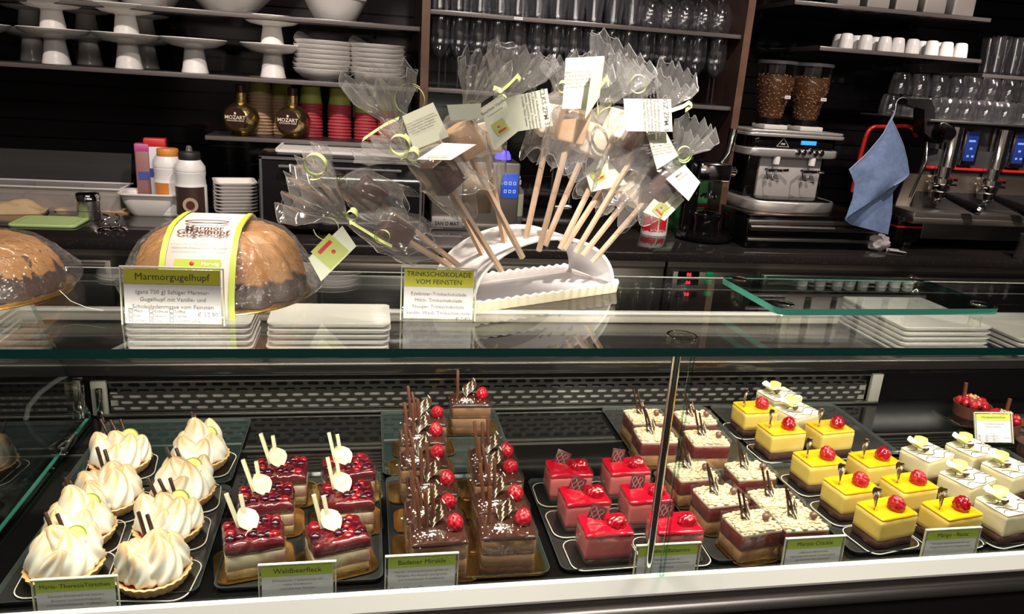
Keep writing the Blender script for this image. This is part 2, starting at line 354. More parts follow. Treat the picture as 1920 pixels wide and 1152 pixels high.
mb = MB(); mb.box2((CL0, 1.248, 1.006), (CX1, 1.50, 1.03), .003); cpart(mb, 'rear_worktop', mat('worktop_black', (.02, .018, .018), .12))
mb = MB(); mb.box2((CL0, 1.2445, 1.025), (CX1, 1.2478, 1.0285), .0008); cpart(mb, 'worktop_trim', STEEL)
mb = MB(); mb.box2((CL0, 1.468, 1.03), (CX1, 1.485, 1.048), .002); cpart(mb, 'rear_rail', mat('rail_grey', (.55, .51, .44), .45))
mb = MB(); mb.box2((CL0, 1.466, 1.048), (CX1, 1.487, 1.052), .001); cpart(mb, 'rear_rail_cap', ALU)
for p, q in (((135, 714), (149, 787)),):
    a = atY(142, 716, 1.2)
    mb = MB(); mb.box2((CX0+.003, 1.195, .955), (CX0+.018, 1.21, 1.022), .002); cpart(mb, 'glass_clip', CHROME)
a = atY(192, 770, 1.27); mb = MB(); mb.box((a.x, 1.262, .95), (.010, .008, .06), 0, .002); cpart(mb, 'glass_clip', CHROME)
a = atZ(120, 830, .945); mb = MB(); mb.box((CX0+.012, a.y, .942), (.012, .05, .016), 0, .003); cpart(mb, 'glass_clip', CHROME)
c = [atY(px, py, 1.27) for px, py in ((48, 790), (54, 762), (75, 737), (105, 715), (150, 690), (195, 667), (245, 642))]
mb = MB(); mb.tube(c, .0042, 10); cpart(mb, 'cable', mat('grey_cable', (.25, .25, .25), .4))
# two discs of clear plastic stuck on the top pane
p = atZ(1278, 636, ZT); t = thing('glass_disc', 'small round glass connector disc on the case top at the pane joint', 'disc', (p.x, p.y, ZT))
mb = MB(); mb.lathe([(0, 0), (.017, 0), (.0175, .002), (.016, .004), (0, .004)], 28); mb.build('rim', ACRY, t)
mb = MB(); mb.lathe([(.0155, .004), (.0175, .0042), (.0175, .005), (.0155, .005)], 28); mb.build('ring', CHROME, t)
# ================================================================ pastries
ZF = .926                                                                # tray floor
def fib(n, half=True):
    out = []
    for i in range(n):
        z = 1-(i+.5)/n*(1.25 if half else 2); r = math.sqrt(max(0, 1-z*z)); a = i*2.39996
        out.append(V((r*math.cos(a), r*math.sin(a), z)))
    return out
def add_raspberry(mb, c, r, tilt=0, ax=0):
    n0 = len(mb.bm.verts); vs = mb.ball((0, 0, 0), 1, 4)
    cs = fib(34, False); Rm = M4.Rotation(tilt, 3, 'X') if False else M4.Rotation(tilt, 3, 'X')
    R2 = M4.Rotation(ax, 3, 'Z')
    for v in vs:
        d = v.co.normalized(); m = max(d.dot(q) for q in cs); k = .74+.30*math.sqrt(max(0, (m-.91)/.09))
        p = d*k; taper = 1-.16*max(0, p.z); p = V((p.x*taper, p.y*taper, p.z*1.16)); v.co = V(c)+(R2 @ (Rm @ p))*r
RASP = mat('raspberry_red', (.36, .006, .016), .3, coat=.25, var=(160, (.22, .0, .008), .45, .7))
RASPG = mat('raspberry_glazed', (.30, .0, .006), .08, coat=.8, var=(60, (.25, .0, .01), .4, .7))
_shared = {}
def part(key, fn, name, m, parent, loc=(0, 0, 0), rot=(0, 0, 0), smooth=40):
    """a part whose mesh is made once per key and shared after that"""
    if key not in _shared:
        mb = MB(); fn(mb); o = mb.build(name, m, parent, smooth); _shared[key] = o.data
    else:
        o = bpy.data.objects.new(name, _shared[key]); COL.objects.link(o); o.parent = parent
    o.location = loc; o.rotation_euler = rot; return o
def rasp(t, loc, rot=(.4, 0, 0), m=None, key='rasp', r=.0098):
    return part(key, lambda mb: add_raspberry(mb, (0, 0, 0), r), 'raspberry', m or RASP, t, loc, rot)
def stick(t, p, q, r=.0021, m=CHOC, name='chocolate_stick'):
    mb = MB(); p, q = V(p), V(q); mb.tube([p, (p*2+q)/3+V((.0006, 0, 0)), q-(q-p)*.02, q], [r, r, r, r*.8], 8); return mb.build(name, m, t)
STRIPE_D, STRIPE_W = mat('feather_dark', (.045, .02, .014), .3), mat('feather_white', (.60, .55, .40), .4)
def feather_fn(mb):
    """leaf of striped chocolate, curved, standing up along z"""
    n, k = 14, 10
    for i in range(n):
        v0, v1 = i/n, (i+1)/n
        def row(v, s):
            w = .0105*math.sin(math.pi*min(1, .06+v*.94))**.75; pts = []
            for j in range(k+1):
                u = j/k*2-1; z = .030*v+.006*u*u*(1-v)+.004*u; pts.append((u*w, .004*math.sin(v*2.4)+.003*u*u+s, z))
            return pts
        for s in (0, .0013):
            a, b = row(v0, s), row(v1, s)
            A = [mb.bm.verts.new(mb.M @ V(p)) for p in a]; B = [mb.bm.verts.new(mb.M @ V(p)) for p in b]
            for j in range(k):
                f = mb.bm.faces.new((A[j], A[j+1], B[j+1], B[j])); f.material_index = 1 if int(j+i*.35) % 4 == 1 else 0
    bmesh.ops.remove_doubles(mb.bm, verts=mb.bm.verts, dist=1e-5)
    es = [e for e in mb.bm.edges if e.is_boundary]; bmesh.ops.bridge_loops(mb.bm, edges=es)
def feather(t, loc, rot, s=1.0):
    o = part('feather', feather_fn, 'striped_chocolate_feather', [STRIPE_D, STRIPE_W], t, loc, rot); o.scale = (s, s, s); return o
def film(t, w, d, h, z0=.002):
    """open sleeve of clear film round a cake"""
    mb = MB(); rings = []
    for z in (z0, h*.5, h): rings.append([(x*(1+.01*math.sin(z*300+k)), y*(1+.01*math.cos(z*260+k*2)), z+(.0015*math.sin(k*1.3) if z == h else 0)) for k, (x, y) in enumerate(rrect(w, d, .004, 3))])
    mb.loft(rings, False, False); return mb.build('clear_film', FILM, t)
def board(t, w, d, m, lip=.0022):
    """small cake board with round corners, thin raised rim and a pull tab"""
    mb = MB(); o = rrect(w, d, min(w, d)*.24, 5); i = rrect(w-.004, d-.004, min(w, d)*.22, 5)
    mb.loft([[(x, y, 0) for x, y in i], [(x, y, lip*.6) for x, y in o], [(x, y, lip) for x, y in o], [(x*.985, y*.985, lip*.7) for x, y in i]]); b = mb.build('cake_board', m, t)
    mb = MB(); a = rrect(w+.0010, d+.0010, min(w, d)*.24, 5); c = rrect(w-.0008, d-.0008, min(w, d)*.24, 5)
    mb.loft([[(x, y, lip*.55) for x, y in a], [(x, y, lip*1.12) for x, y in a], [(x, y, lip*1.12) for x, y in c], [(x, y, lip*.55) for x, y in c], [(x, y, lip*.55) for x, y in a]], False, False); mb.build('board_edge', mat('board_edge_glint', (.75, .68, .6), .25) if m is BOARDB else GOLD, b)  # on black boards the pale colour paints light reflected along the rim
    return b
BOARDB = mat('board_black', (.014, .012, .012), .16)
def layer(t, name, w, d, z0, z1, m, bev=.0012, seed=0, amp=.0006, n=12, topamp=0, smooth=50):
    """one cake layer: a block whose sides and top waver a little"""
    mb = MB(); P = rrect(w, d, .003, 2); Q = []
    for k in range(len(P)):
        a, b = P[k], P[(k+1) % len(P)]; L = math.hypot(b[0]-a[0], b[1]-a[1]); m_ = max(1, int(L/.006))
        for q in range(m_): Q.append((a[0]+(b[0]-a[0])*q/m_, a[1]+(b[1]-a[1])*q/m_))
    def ring(z, ins=0, a=amp):
        out = []
        for x, y in Q:
            nn = noise.noise(V((x*70+seed, y*70, z*90)))*a; s = 1-(ins/max(w, d)*2) + nn/.03
            out.append((x*s, y*s, z))
        return out
    nz = max(2, int((z1-z0)/.006)); rings = [ring(z0, bev)]
    for i in range(nz+1): rings.append(ring(z0+bev+(z1-z0-2*bev)*i/nz))
    rings.append(ring(z1, bev))
    for s in (.85, .6, .3, .08): rings.append([(x*s, y*s, z1+topamp*noise.noise(V((x*s*90+seed, y*s*90, 3)))) for x, y, _ in ring(z1, bev)])
    mb.loft(rings); return mb.build(name, m, t, smooth)

# ------------------------------------------------------------- meringue tarts
SHELL = mat('shortcrust', (.62, .36, .15), .55, bump=(90, .3, .001), var=(30, (.72, .46, .22), .4, .65))
JAM = mat('berry_jam', (.16, .008, .012), .2)
MER = mat('meringue', (.9, .87, .78), .55, sss=.06, vcol=True)
def meringue(mb, seed):
    rnd = random.Random(seed); col = {}
    kisses = [(0, .006, .026, .050), (-.017, -.010, .023, .041), (.017, -.010, .023, .043), (.0, -.019, .020, .036), (.020, .011, .021, .040), (-.020, .010, .021, .038)]
    a0 = rnd.uniform(-.5, .5)
    for (x, y, r, h) in kisses:
        x, y = x*math.cos(a0)-y*math.sin(a0), x*math.sin(a0)+y*math.cos(a0)
        h *= rnd.uniform(.95, 1.3); tw = rnd.uniform(1.2, 2.4)*rnd.choice((-1, 1)); ph = rnd.uniform(0, 6); bx, by = rnd.uniform(-.006, .006), rnd.uniform(-.005, .005)
        n, m = 44, 20; rings = []
        for k in range(m+1):
            v = k/m; rad = r*(math.sin(math.pi*min(1, .32+.0*v))*0+ (1-v)**.62*(.86+.5*v) if v < 1 else 0)*(1 if v > .1 else .85+1.5*v)
            rad = max(rad, .0006); ring = []
            for i in range(n):
                a = 2*math.pi*i/n; rid = math.cos(6*(a+tw*v+ph)); rr = rad*(1+.11*rid*(1-.3*v))
                bend = v*v
                ring.append((x+bx*bend*2+rr*math.cos(a), y+by*bend*2+rr*math.sin(a), .014+h*v))
            rings.append(ring)
        vs = mb.loft(rings, False, True)
        for k, rg in enumerate(vs):
            v = k/m
            for i, q in enumerate(rg):
                a = 2*math.pi*i/n; rid = math.cos(6*(a+tw*v+ph))
                t_ = max(0, min(1, .02+.45*max(0, rid)*v+.95*max(0, v-.5)*1.5+.22*noise.noise(q.co*80)))
                col[q] = t_
    lay = mb.bm.loops.layers.color.new('Col')
    A, B = V((.88, .85, .76)), V((.58, .33, .12))
    for f in mb.bm.faces:
        for l in f.loops: c = A.lerp(B, col.get(l.vert, 0)); l[lay] = (*[pow(q, 1/2.2) for q in c], 1)
def make_tart(seed, three=False):
    t = thing('meringue_tart', 'x', 'tart')
    board(t, .094, .076, BOARDB)
    def shell(mb):
        fl = lambda a, k, z: 1+.022*math.cos(26*a)
        mb.lathe([(0, .002), (.033, .002), (.036, .004), (.0425, .0175), (.0405, .0185), (.0375, .0165), (.035, .013), (0, .012)], 104, fn=fl)
    part('shell', shell, 'pastry_shell', SHELL, t)
    part('jam', lambda mb: mb.lathe([(0, .0148), (.02, .0150), (.033, .0146), (.0372, .0136)], 40, fn=lambda a, k, z: 1+.012*math.sin(5*a)), 'jam_filling', JAM, t)
    mb = MB(); meringue(mb, seed); mb.build('meringue', MER, t, 180)
    rnd = random.Random(seed)
    for k in range(3 if three else 2):
        x = -.014+.010*k+rnd.uniform(-.002, .002); stick(t, (x+.004, .016, .034), (x-.006+rnd.uniform(-.004, .004), .021, .076+rnd.uniform(-.006, .004)), .0024)
    mb = MB(); mb.mi = 0; mb.M = M4.Translation((.014, .004, .048)) @ M4.Rotation(R(62), 4, 'X') @ M4.Rotation(R(-18), 4, 'Y')
    mb.lathe([(0, 0), (.0125, 0), (.0125, .002), (0, .002)], 20); mb.mi = 1; mb.lathe([(.0125, -.0001), (.0138, 0), (.0138, .002), (.0125, .0021)], 20)
    mb.build('lime_slice', [mat('lime_flesh', (.68, .66, .22), .3), mat('lime_rind', (.20, .30, .03), .4)], t)
    return t
TP = [make_tart(3), make_tart(11), make_tart(23), make_tart(31, True)]
tart_px = [(125, 1080), (289, 1090), (152, 1014), (318, 1005), (207, 952), (345, 939), (228, 880), (376, 873)]
for i, (x, y) in enumerate(tart_px):
    p = atZ(x, y, ZF); side = ('outer', 'inner')[i % 2]; row = ('front', 'second', 'third', 'rear')[i//2]
    lab = f'toasted meringue tart in the {row} row, on the {("left glass side", "berry slice side")[i % 2]}'
    k = i % 4 if i < 4 else (i+1) % 4
    t = TP[i] if i < 4 else dup(TP[(i*3+1) % 4])
    t.location = (p.x, p.y, ZF); t.rotation_euler.z = (.08, -.1, .1, .05, -.12, .1, .14, -.08)[i]; tag(t, lab, 'tart', 'meringue tarts')

# ------------------------------------------------------------- forest berry slices
SPONGE = mat('sponge_yellow', (.62, .42, .17), .8, bump=(150, .5, .002), var=(60, (.45, .26, .09), .45, .7))
CREAM = mat('cream_pale', (.62, .54, .36), .5, sss=.05, var=(25, (.40, .09, .10), .50, .70))
BERRYJ = mat('berry_jelly', (.13, .006, .012), .08, coat=.7, var=(28, (.04, .004, .010), .42, .6), bump=(55, .5, .006))
BERRY = mat('dark_berry', (.045, .003, .012), .1, coat=.6); BERRYR = mat('red_currant', (.28, .005, .010), .08, coat=.8)
WCH = mat('white_chocolate', (.72, .65, .44), .4, sss=.04)
def petal(mb, w, h):
    def f(u, v):
        a = (u-.5)*1.5; rr = w*math.sin(math.pi*(.15+.85*v)*.62)
        return (rr*math.sin(a), -.004*math.cos(a)+.005*v*v, h*v+.002*math.cos(a*2))
    mb.sheet(f, 10, 8, .0011)
def make_berry(seed):
    t = thing('berry_slice', 'x', 'cake slice'); rnd = random.Random(seed)
    board(t, .094, .070, GOLD)
    layer(t, 'sponge_base', .068, .054, .0022, .013, SPONGE, seed=seed, amp=.0012)
    layer(t, 'cream_layer', .0685, .0545, .013, .030, CREAM, seed=seed+1, amp=.0012)
    layer(t, 'berry_jelly', .0692, .0552, .0295, .048, BERRYJ, .004, seed+2, .0022, topamp=.006)
    for k in range(18):
        x, y = rnd.uniform(-.029, .029), rnd.uniform(-.022, .022)
        key = 'currant' if k % 2 else 'berry'
        part(key, lambda mb: mb.ball((0, 0, 0), .0066 if key == 'berry' else .0058, 2, (1, 1, .8)), 'berry', BERRY if key == 'berry' else BERRYR, t, (x, y, .0480))
    film(t, .0720, .058, .052)
    for k in range(2):
        part('petal%d' % k, lambda mb: petal(mb, .018 if k else .016, .019 if k else .022), 'white_chocolate_curl', WCH, t, (-.012+.012*k, .004-.008*k, .049), (-.5-.3*k, .2-.5*k, .5*k-.3))
    for k in range(2):
        a = rnd.uniform(-.004, .003); mb = MB(); p, q = V((-.016+.009*k, .010, .048)), V((-.026+.011*k+a, .016, .092-.004*k))
        mb.tube([p, q], .0034, 4); mb.build('white_chocolate_stick', WCH, t)
    return t
BP = [make_berry(5), make_berry(17)]
berry_px = [(478, 1040), (632, 1040), (502, 970), (650, 965), (530, 915), (652, 910)]
for i, (x, y) in enumerate(berry_px):
    p = atZ(x, y+16, ZF); row = ('front', 'middle', 'rear')[i//2]
    t = BP[i] if i < 2 else dup(BP[i % 2])
    t.location = (p.x, p.y, ZF); t.rotation_euler.z = R((12, 16, 6, 4, 2, 10)[i])
    tag(t, f'red forest berry slice in the {row} row, {("beside the meringue tarts", "beside the chocolate cakes")[i % 2]}', 'cake slice', 'forest berry slices')

# ------------------------------------------------------------- chocolate cakes with raspberry
CSP = mat('chocolate_sponge', (.13, .052, .022), .75, bump=(160, .5, .002), var=(70, (.22, .10, .04), .45, .7))
CMO = mat('chocolate_mousse', (.27, .135, .065), .5, var=(20, (.34, .18, .09), .4, .6), bump=(60, .15, .001))
CGL = mat('dark_glaze', (.045, .017, .013), .08, coat=.6)
SUGAR = mat('icing_sugar', (.85, .82, .8), .9)
def make_badener(seed, nst=3):
    t = thing('chocolate_cake', 'x', 'cake'); rnd = random.Random(seed)
    board(t, .100, .057, GOLD)
    layer(t, 'sponge_base', .066, .050, .0022, .014, CSP, seed=seed, amp=.001)
    layer(t, 'mousse', .0665, .0505, .014, .030, CMO, seed=seed+1)
    layer(t, 'sponge_layer', .066, .050, .030, .036, CSP, seed=seed+2, amp=.001)
    layer(t, 'mousse', .0668, .0508, .036, .0505, CMO, seed=seed+3)
    layer(t, 'glaze', .0685, .0520, .050, .0565, CGL, .002, seed+4, .0008)
    def sug(mb):
        for _ in range(70):
            a, r_ = rnd.uniform(0, 6.28), abs(rnd.gauss(0, .010)); s = rnd.uniform(.0006, .0016)
            mb.box((r_*math.cos(a)*1.4, r_*math.sin(a), .0004), (s*1.4, s, .0008), rnd.uniform(0, 3))
    o = part('sugar%d' % seed, sug, 'icing_sugar', SUGAR, t, (-.010, -.008, .0566)); o['kind'] = 'stuff'
    film(t, .0705, .0545, .060)
    rasp(t, (.021, .004, .064), (rnd.uniform(.2, .6), rnd.uniform(-.2, .2), rnd.uniform(0, 6)), r=.0105)
    for k in range(nst):
        x = -.022+.009*k; stick(t, (x, .004+.006*k, .056), (x+rnd.uniform(-.010, .006), .010+.004*k, .104+rnd.uniform(-.012, .006)), .0026, CHOCB)
    feather(t, (-.006, .008, .056), (-.3, .3, -.2), 1.05)
    return t
DP = [make_badener(2, 3), make_badener(9, 1), make_badener(14, 2)]
bad = [(827, 1032, 'L1'), (957, 1008, 'R1'), (813, 977, 'L2'), (944, 960, 'R2'), (812, 928, 'L3'), (936, 905, 'R3'), (796, 876, 'L4'), (928, 872, 'R4'), (794, 832, 'L5'), (798, 797, 'L6'), (885, 760, 'back')]
BADP = []
for i, (x, y, c) in enumerate(bad):
    p = atZ(x, y, ZF+.0565); p.y = max(p.y+.026, .803)
    t = DP[(1, 1, 0, 2)[i]] if False else None
    src = (0, 1, 2, 0, 0, 2, 2, 0, 0, 2, 1)[i]
    first = [j for j, s in enumerate((0, 1, 2, 0, 0, 2, 2, 0, 0, 2, 1)) if s == src][0] == i
    t = DP[src] if first else dup(DP[src])
    t.location = (p.x, p.y, ZF); t.rotation_euler.z = R((2, -1, 1, 3, -2, 1, 2, -2, 0, 1, 0)[i])
    if c == 'back': lab = 'chocolate cake standing alone at the rear on its gold board, by the vent grille'
    else: lab = f'chocolate raspberry cake, {ORD[int(c[1])-1]} from the front, in the {"berry slice" if c[0] == "L" else "pink cube"} side column'
    tag(t, lab, 'cake', 'chocolate raspberry cakes'); BADP.append(p)
# ------------------------------------------------------------- pink raspberry cubes
PINK = mat('pink_mousse', (.56, .13, .125), .5, sss=.05, var=(18, (.48, .095, .10), .4, .6)); JEL = mat('red_jelly', (.42, .004, .018), .05, coat=.9, bump=(70, .35, .004))
BISC = mat('dark_biscuit', (.07, .026, .016), .8, bump=(120, .5, .002))
def make_pink(seed):
    t = thing('raspberry_mousse_cube', 'x', 'cake'); rnd = random.Random(seed)
    board(t, .094, .066, BOARDB)
    layer(t, 'biscuit_base', .061, .046, .0022, .011, BISC, seed=seed)
    layer(t, 'pink_mousse', .062, .047, .011, .041, PINK, seed=seed+1, amp=.0005)
    layer(t, 'red_jelly', .063, .048, .0405, .0475, JEL, .002, seed+2, .0016, topamp=.0035)
    rasp(t, (.014, -.004, .0495), (.9, 0, rnd.uniform(0, 6)), RASPG, 'raspg', .012)
    def sq(mb): mb.box((0, 0, .010), (.021, .0015, .021), 0, .0003)
    def sw(mb):
        for k in range(5):
            a = [(-.008+.0034*k+.0018*math.sin(q*1.1+k*2), -.0009, .002+q*.0022) for q in range(8)]; mb.tube(a, .00035, 4)
    o = part('chocsq', sq, 'chocolate_square', mat('square_choc', (.075, .018, .02), .25), t, (-.011, .010, .0465), (-.35, .25, rnd.uniform(-.5, .1)))
    part('chocsw', sw, 'pale_swirl', mat('swirl', (.35, .16, .16), .4), o)
    film(t, .0650, .050, .0485)
    return t
KP = [make_pink(4), make_pink(8)]
pink = [(1145, 1002), (1280, 998), (1105, 944), (1223, 940), (1074, 891), (1184, 887)]
for i, (x, y) in enumerate(pink):
    p = atZ(x, y, ZF+.0475); p.y += .024
    t = KP[i] if i < 2 else dup(KP[i % 2]); t.location = (p.x, p.y, ZF); t.rotation_euler.z = R((1, -2, 2, 0, -1, 2)[i])
    tag(t, f'pink raspberry mousse cube with red jelly, {("front", "middle", "rear")[i//2]} row, {("beside the chocolate cakes", "beside the chestnut cakes")[i % 2]}', 'cake', 'pink raspberry cubes')
# ------------------------------------------------------------- chestnut crumble cakes
CRUM = mat('crumble', (.62, .47, .30), .7, bump=(140, .6, .002), var=(50, (.46, .29, .16), .5, .8)); CRAN = mat('cranberry_jelly', (.12, .014, .015), .2, var=(30, (.20, .05, .035), .5, .7)); MARO = mat('chestnut_sponge', (.36, .19, .08), .75, bump=(120, .4, .002), var=(60, (.24, .11, .04), .4, .7))
BEAN = mat('chocolate_ball', (.14, .07, .05), .25)
def make_maroni(seed):
    t = thing('chestnut_cake', 'x', 'cake'); rnd = random.Random(seed)
    board(t, .070, .064, GOLD)
    layer(t, 'sponge_base', .062, .050, .0022, .020, MARO, seed=seed, amp=.001)
    layer(t, 'cranberry_layer', .0625, .0505, .020, .040, CRAN, seed=seed+1, amp=.0008)
    layer(t, 'cream_layer', .062, .050, .040, .046, mat('cream_beige', (.68, .54, .40), .6), seed=seed+3, amp=.0008)
    mb = MB()
    for k in range(150):
        a, b = rnd.uniform(-.0295, .0295), rnd.uniform(-.0235, .0235); mb.ball((a, b, .0462+rnd.uniform(0, .0016)), rnd.uniform(.0022, .0038), 1, (rnd.uniform(.8, 2.0), rnd.uniform(.7, 1.2), .55))
    mb.build('crumble', CRUM, t, 180)['kind'] = 'stuff'
    film(t, .066, .054, .0515)
    part('cball', lambda mb: mb.ball((0, 0, 0), .0052, 3), 'chocolate_ball', BEAN, t, (.018, -.004, .0535))
    for k in range(2): stick(t, (-.012+.007*k, .006, .049), (-.024+.008*k+rnd.uniform(-.004, .003), .010, .092-.006*k), .0017)
    feather(t, (-.004, -.002, .048), (-.5, .3, .3), .85)
    return t
MP = [make_maroni(6), make_maroni(19)]
maro = [(1436, 1003, 'L1'), (1533, 1005, 'R1'), (1366, 942, 'L2'), (1472, 949, 'R2'), (1312, 894, 'L3'), (1422, 893, 'R3'), (1240, 824, 'L5'), (1338, 830, 'R5'), (1220, 788, 'L6'), (1315, 790, 'R6')]
for i, (x, y, c) in enumerate(maro):
    p = atZ(x, y, ZF+.050); p.y = max(p.y+.025, .806)
    t = MP[i] if i < 2 else dup(MP[(i+i//2) % 2]); t.location = (p.x, p.y, ZF); t.rotation_euler.z = R((9, 0, 6, 3, 4, 2, -2, -2, 2, 0)[i])
    tag(t, f'beige chestnut crumble cake, {ORD[i//2]} row from the front, {("pink cube", "mango cube")[i % 2]} side', 'cake', 'chestnut crumble cakes')
# ------------------------------------------------------------- mango cubes
MANM = mat('mango_mousse', (.70, .49, .10), .55, sss=.05, var=(22, (.76, .55, .16), .4, .6), bump=(60, .12, .001)); MANG = mat('mango_glaze', (.80, .36, .006), .1, coat=.5, var=(14, (.80, .46, .02), .4, .65))
def make_mango(seed):
    t = thing('mango_cube', 'x', 'cake'); rnd = random.Random(seed)
    board(t, .092, .066, BOARDB)
    layer(t, 'brownie_base', .066, .048, .0022, .015, BISC, seed=seed, amp=.0022)
    layer(t, 'mango_mousse', .0665, .0485, .015, .046, MANM, seed=seed+1, amp=.0005)
    layer(t, 'mango_glaze', .0665, .0485, .046, .050, MANG, .0016, seed+2, .0005)
    rasp(t, (.008, -.006, .0575), (rnd.uniform(0, .9), .2, rnd.uniform(0, 6)), RASPG if seed % 2 else RASP, 'raspA' if seed % 2 == 0 else 'raspm', .0120)
    feather(t, (-.018, .004, .048), (.1, -.2, 1.0+rnd.uniform(-.3, .3)), 1.1)
    return t
GP = [make_mango(12), make_mango(21)]
mango = [(1664, 952), (1786, 952), (1598, 906), (1706, 903), (1537, 857), (1641, 858), (1466, 801), (1557, 799), (1417, 762)]
for i, (x, y) in enumerate(mango):
    p = atZ(x, y, ZF+.050)
    t = GP[i] if i < 2 else dup(GP[(0, 1, 0, 0, 0, 1, 1, 1, 0)[i]]); t.location = (p.x, p.y, ZF); t.rotation_euler.z = R((10, 9, 8, 8, 6, 8, 6, 7, 4)[i])
    tag(t, f'yellow mango cube, {ORD[i//2]} row from the front, {("chestnut cake", "white cake")[i % 2]} side', 'cake', 'yellow mango cubes')
# ------------------------------------------------------------- white flower cakes
WHM = mat('white_mousse', (.68, .58, .36), .55, sss=.05, bump=(50, .12, .001)); WHT = mat('white_top', (.78, .72, .54), .4)
YEL = mat('petal_yellow', (.70, .66, .12), .4); WPET = mat('petal_white', (.88, .87, .82), .4)
def make_white(seed):
    t = thing('white_flower_cake', 'x', 'cake'); rnd = random.Random(seed)
    board(t, .090, .066, BOARDB)
    layer(t, 'brownie_base', .068, .052, .0022, .016, BISC, seed=seed, amp=.0024)
    layer(t, 'white_mousse', .068, .052, .016, .048, WHM, seed=seed+1, amp=.0008)
    layer(t, 'white_top', .068, .052, .048, .0505, WHT, .0008, seed+2, .0006)
    mb = MB()
    for k in range(4):
        y0 = -.018+.010*k+rnd.uniform(-.004, .004); mb.tube([(-.033+.0066*q, y0+.006*math.sin(q*.9+k), .0508) for q in range(11)], .0006, 5)
    mb.build('chocolate_drizzle', CHOC, t)
    for k in range(4):
        a = R(35+75*k)
        part('pet%d' % (k % 2), lambda mb: petal(mb, .0150, .0205), 'flower_petal', YEL if k % 2 == 0 else WPET, t, (-.010+.004*math.cos(a), .008+.004*math.sin(a), .0512), (-.75, 0, a-R(90)))
    part('cball', lambda mb: mb.ball((0, 0, 0), .0052, 3), 'chocolate_ball', BEAN, t, (-.008, .0, .0565))
    return t
WP = [make_white(7), make_white(13)]
white = [(1890, 944), (1815, 892), (1893, 874), (1740, 846), (1824, 838), (1496, 768), (1462, 738)]
for i, (x, y) in enumerate(white):
    p = atZ(x, y, ZF+.0505)
    t = WP[i] if i < 2 else dup(WP[i % 2]); t.location = (p.x, p.y, ZF); t.rotation_euler.z = R((10, 19, 18, 18, 16, 20, 14)[i])
    lab = (f'white cream cake with sugar flower, {("nearest the glass", "second row, beside the mango cubes", "second row, edge of the case", "third row, beside the mango cubes", "third row, below the raspberry tarts")[i]}' if i < 5
           else ('white flower cake just behind the rearmost mango cubes, nearer one', 'white flower cake against the vent grille, rearmost of all')[i-5])
    tag(t, lab, 'cake', 'white flower cakes')

# ------------------------------------------------------------- trays under each kind
TRAY = mat('tray_black', (.022, .021, .021), .14)
def tray(x0, x1, y0, y1, label, m=TRAY, z=.9225):
    t = thing('serving_tray', label, 'tray', ((x0+x1)/2, (y0+y1)/2, z), 0, 'serving trays'); w_, d_ = x1-x0, y1-y0
    mb = MB(); o, i = rrect(w_, d_, .012, 5), rrect(w_-.008, d_-.008, .010, 5)
    mb.loft([[(x, y, 0) for x, y in i], [(x, y, .0028) for x, y in i]]); mb.build('tray_floor', m, t)
    mb = MB(); k = rrect(w_-.0016, d_-.0016, .0115, 5); mb.loft([[(x, y, .0006) for x, y in i], [(x, y, .006) for x, y in o], [(x, y, .0072) for x, y in o], [(x, y, .0072) for x, y in k], [(x, y, .0028) for x, y in i]], False, False); mb.build('tray_rim', mat('tray_rim', (.045, .052, .05), .12), t)
tray(-.405, -.187, .785, 1.022, 'black tray under the front meringue tarts')
tray(-.418, -.190, 1.030, 1.245, 'dark glass tray under the rear meringue tarts', mat('tray_dark_glass', (.016, .026, .025), .06))
tray(-.172, .024, .788, 1.05, 'black tray under the forest berry slices')
tray(.032, .232, .782, 1.03, 'black tray under the front chocolate cakes')
tray(.028, .236, 1.036, 1.262, 'dark glass tray under the rear chocolate cakes', mat('tray_dark_glass'))
tray(.246, .440, .784, 1.01, 'black tray under the pink cubes')
tray(.452, .640, .784, 1.02, 'black tray under the front chestnut cakes')
tray(.44, .650, 1.026, 1.262, 'black tray under the rear chestnut cakes')
tray(.655, .872, .784, 1.03, 'black tray under the front mango cubes')
tray(.660, .93, 1.036, 1.262, 'black tray under the rear mango cubes')
tray(.880, 1.15, .784, 1.06, 'black tray under the white flower cakes')
for k, (px, py) in enumerate(((1165, 772), (1172, 781), (1365, 772), (1340, 826))):
    p = atZ(px, py, ZD+.0095)
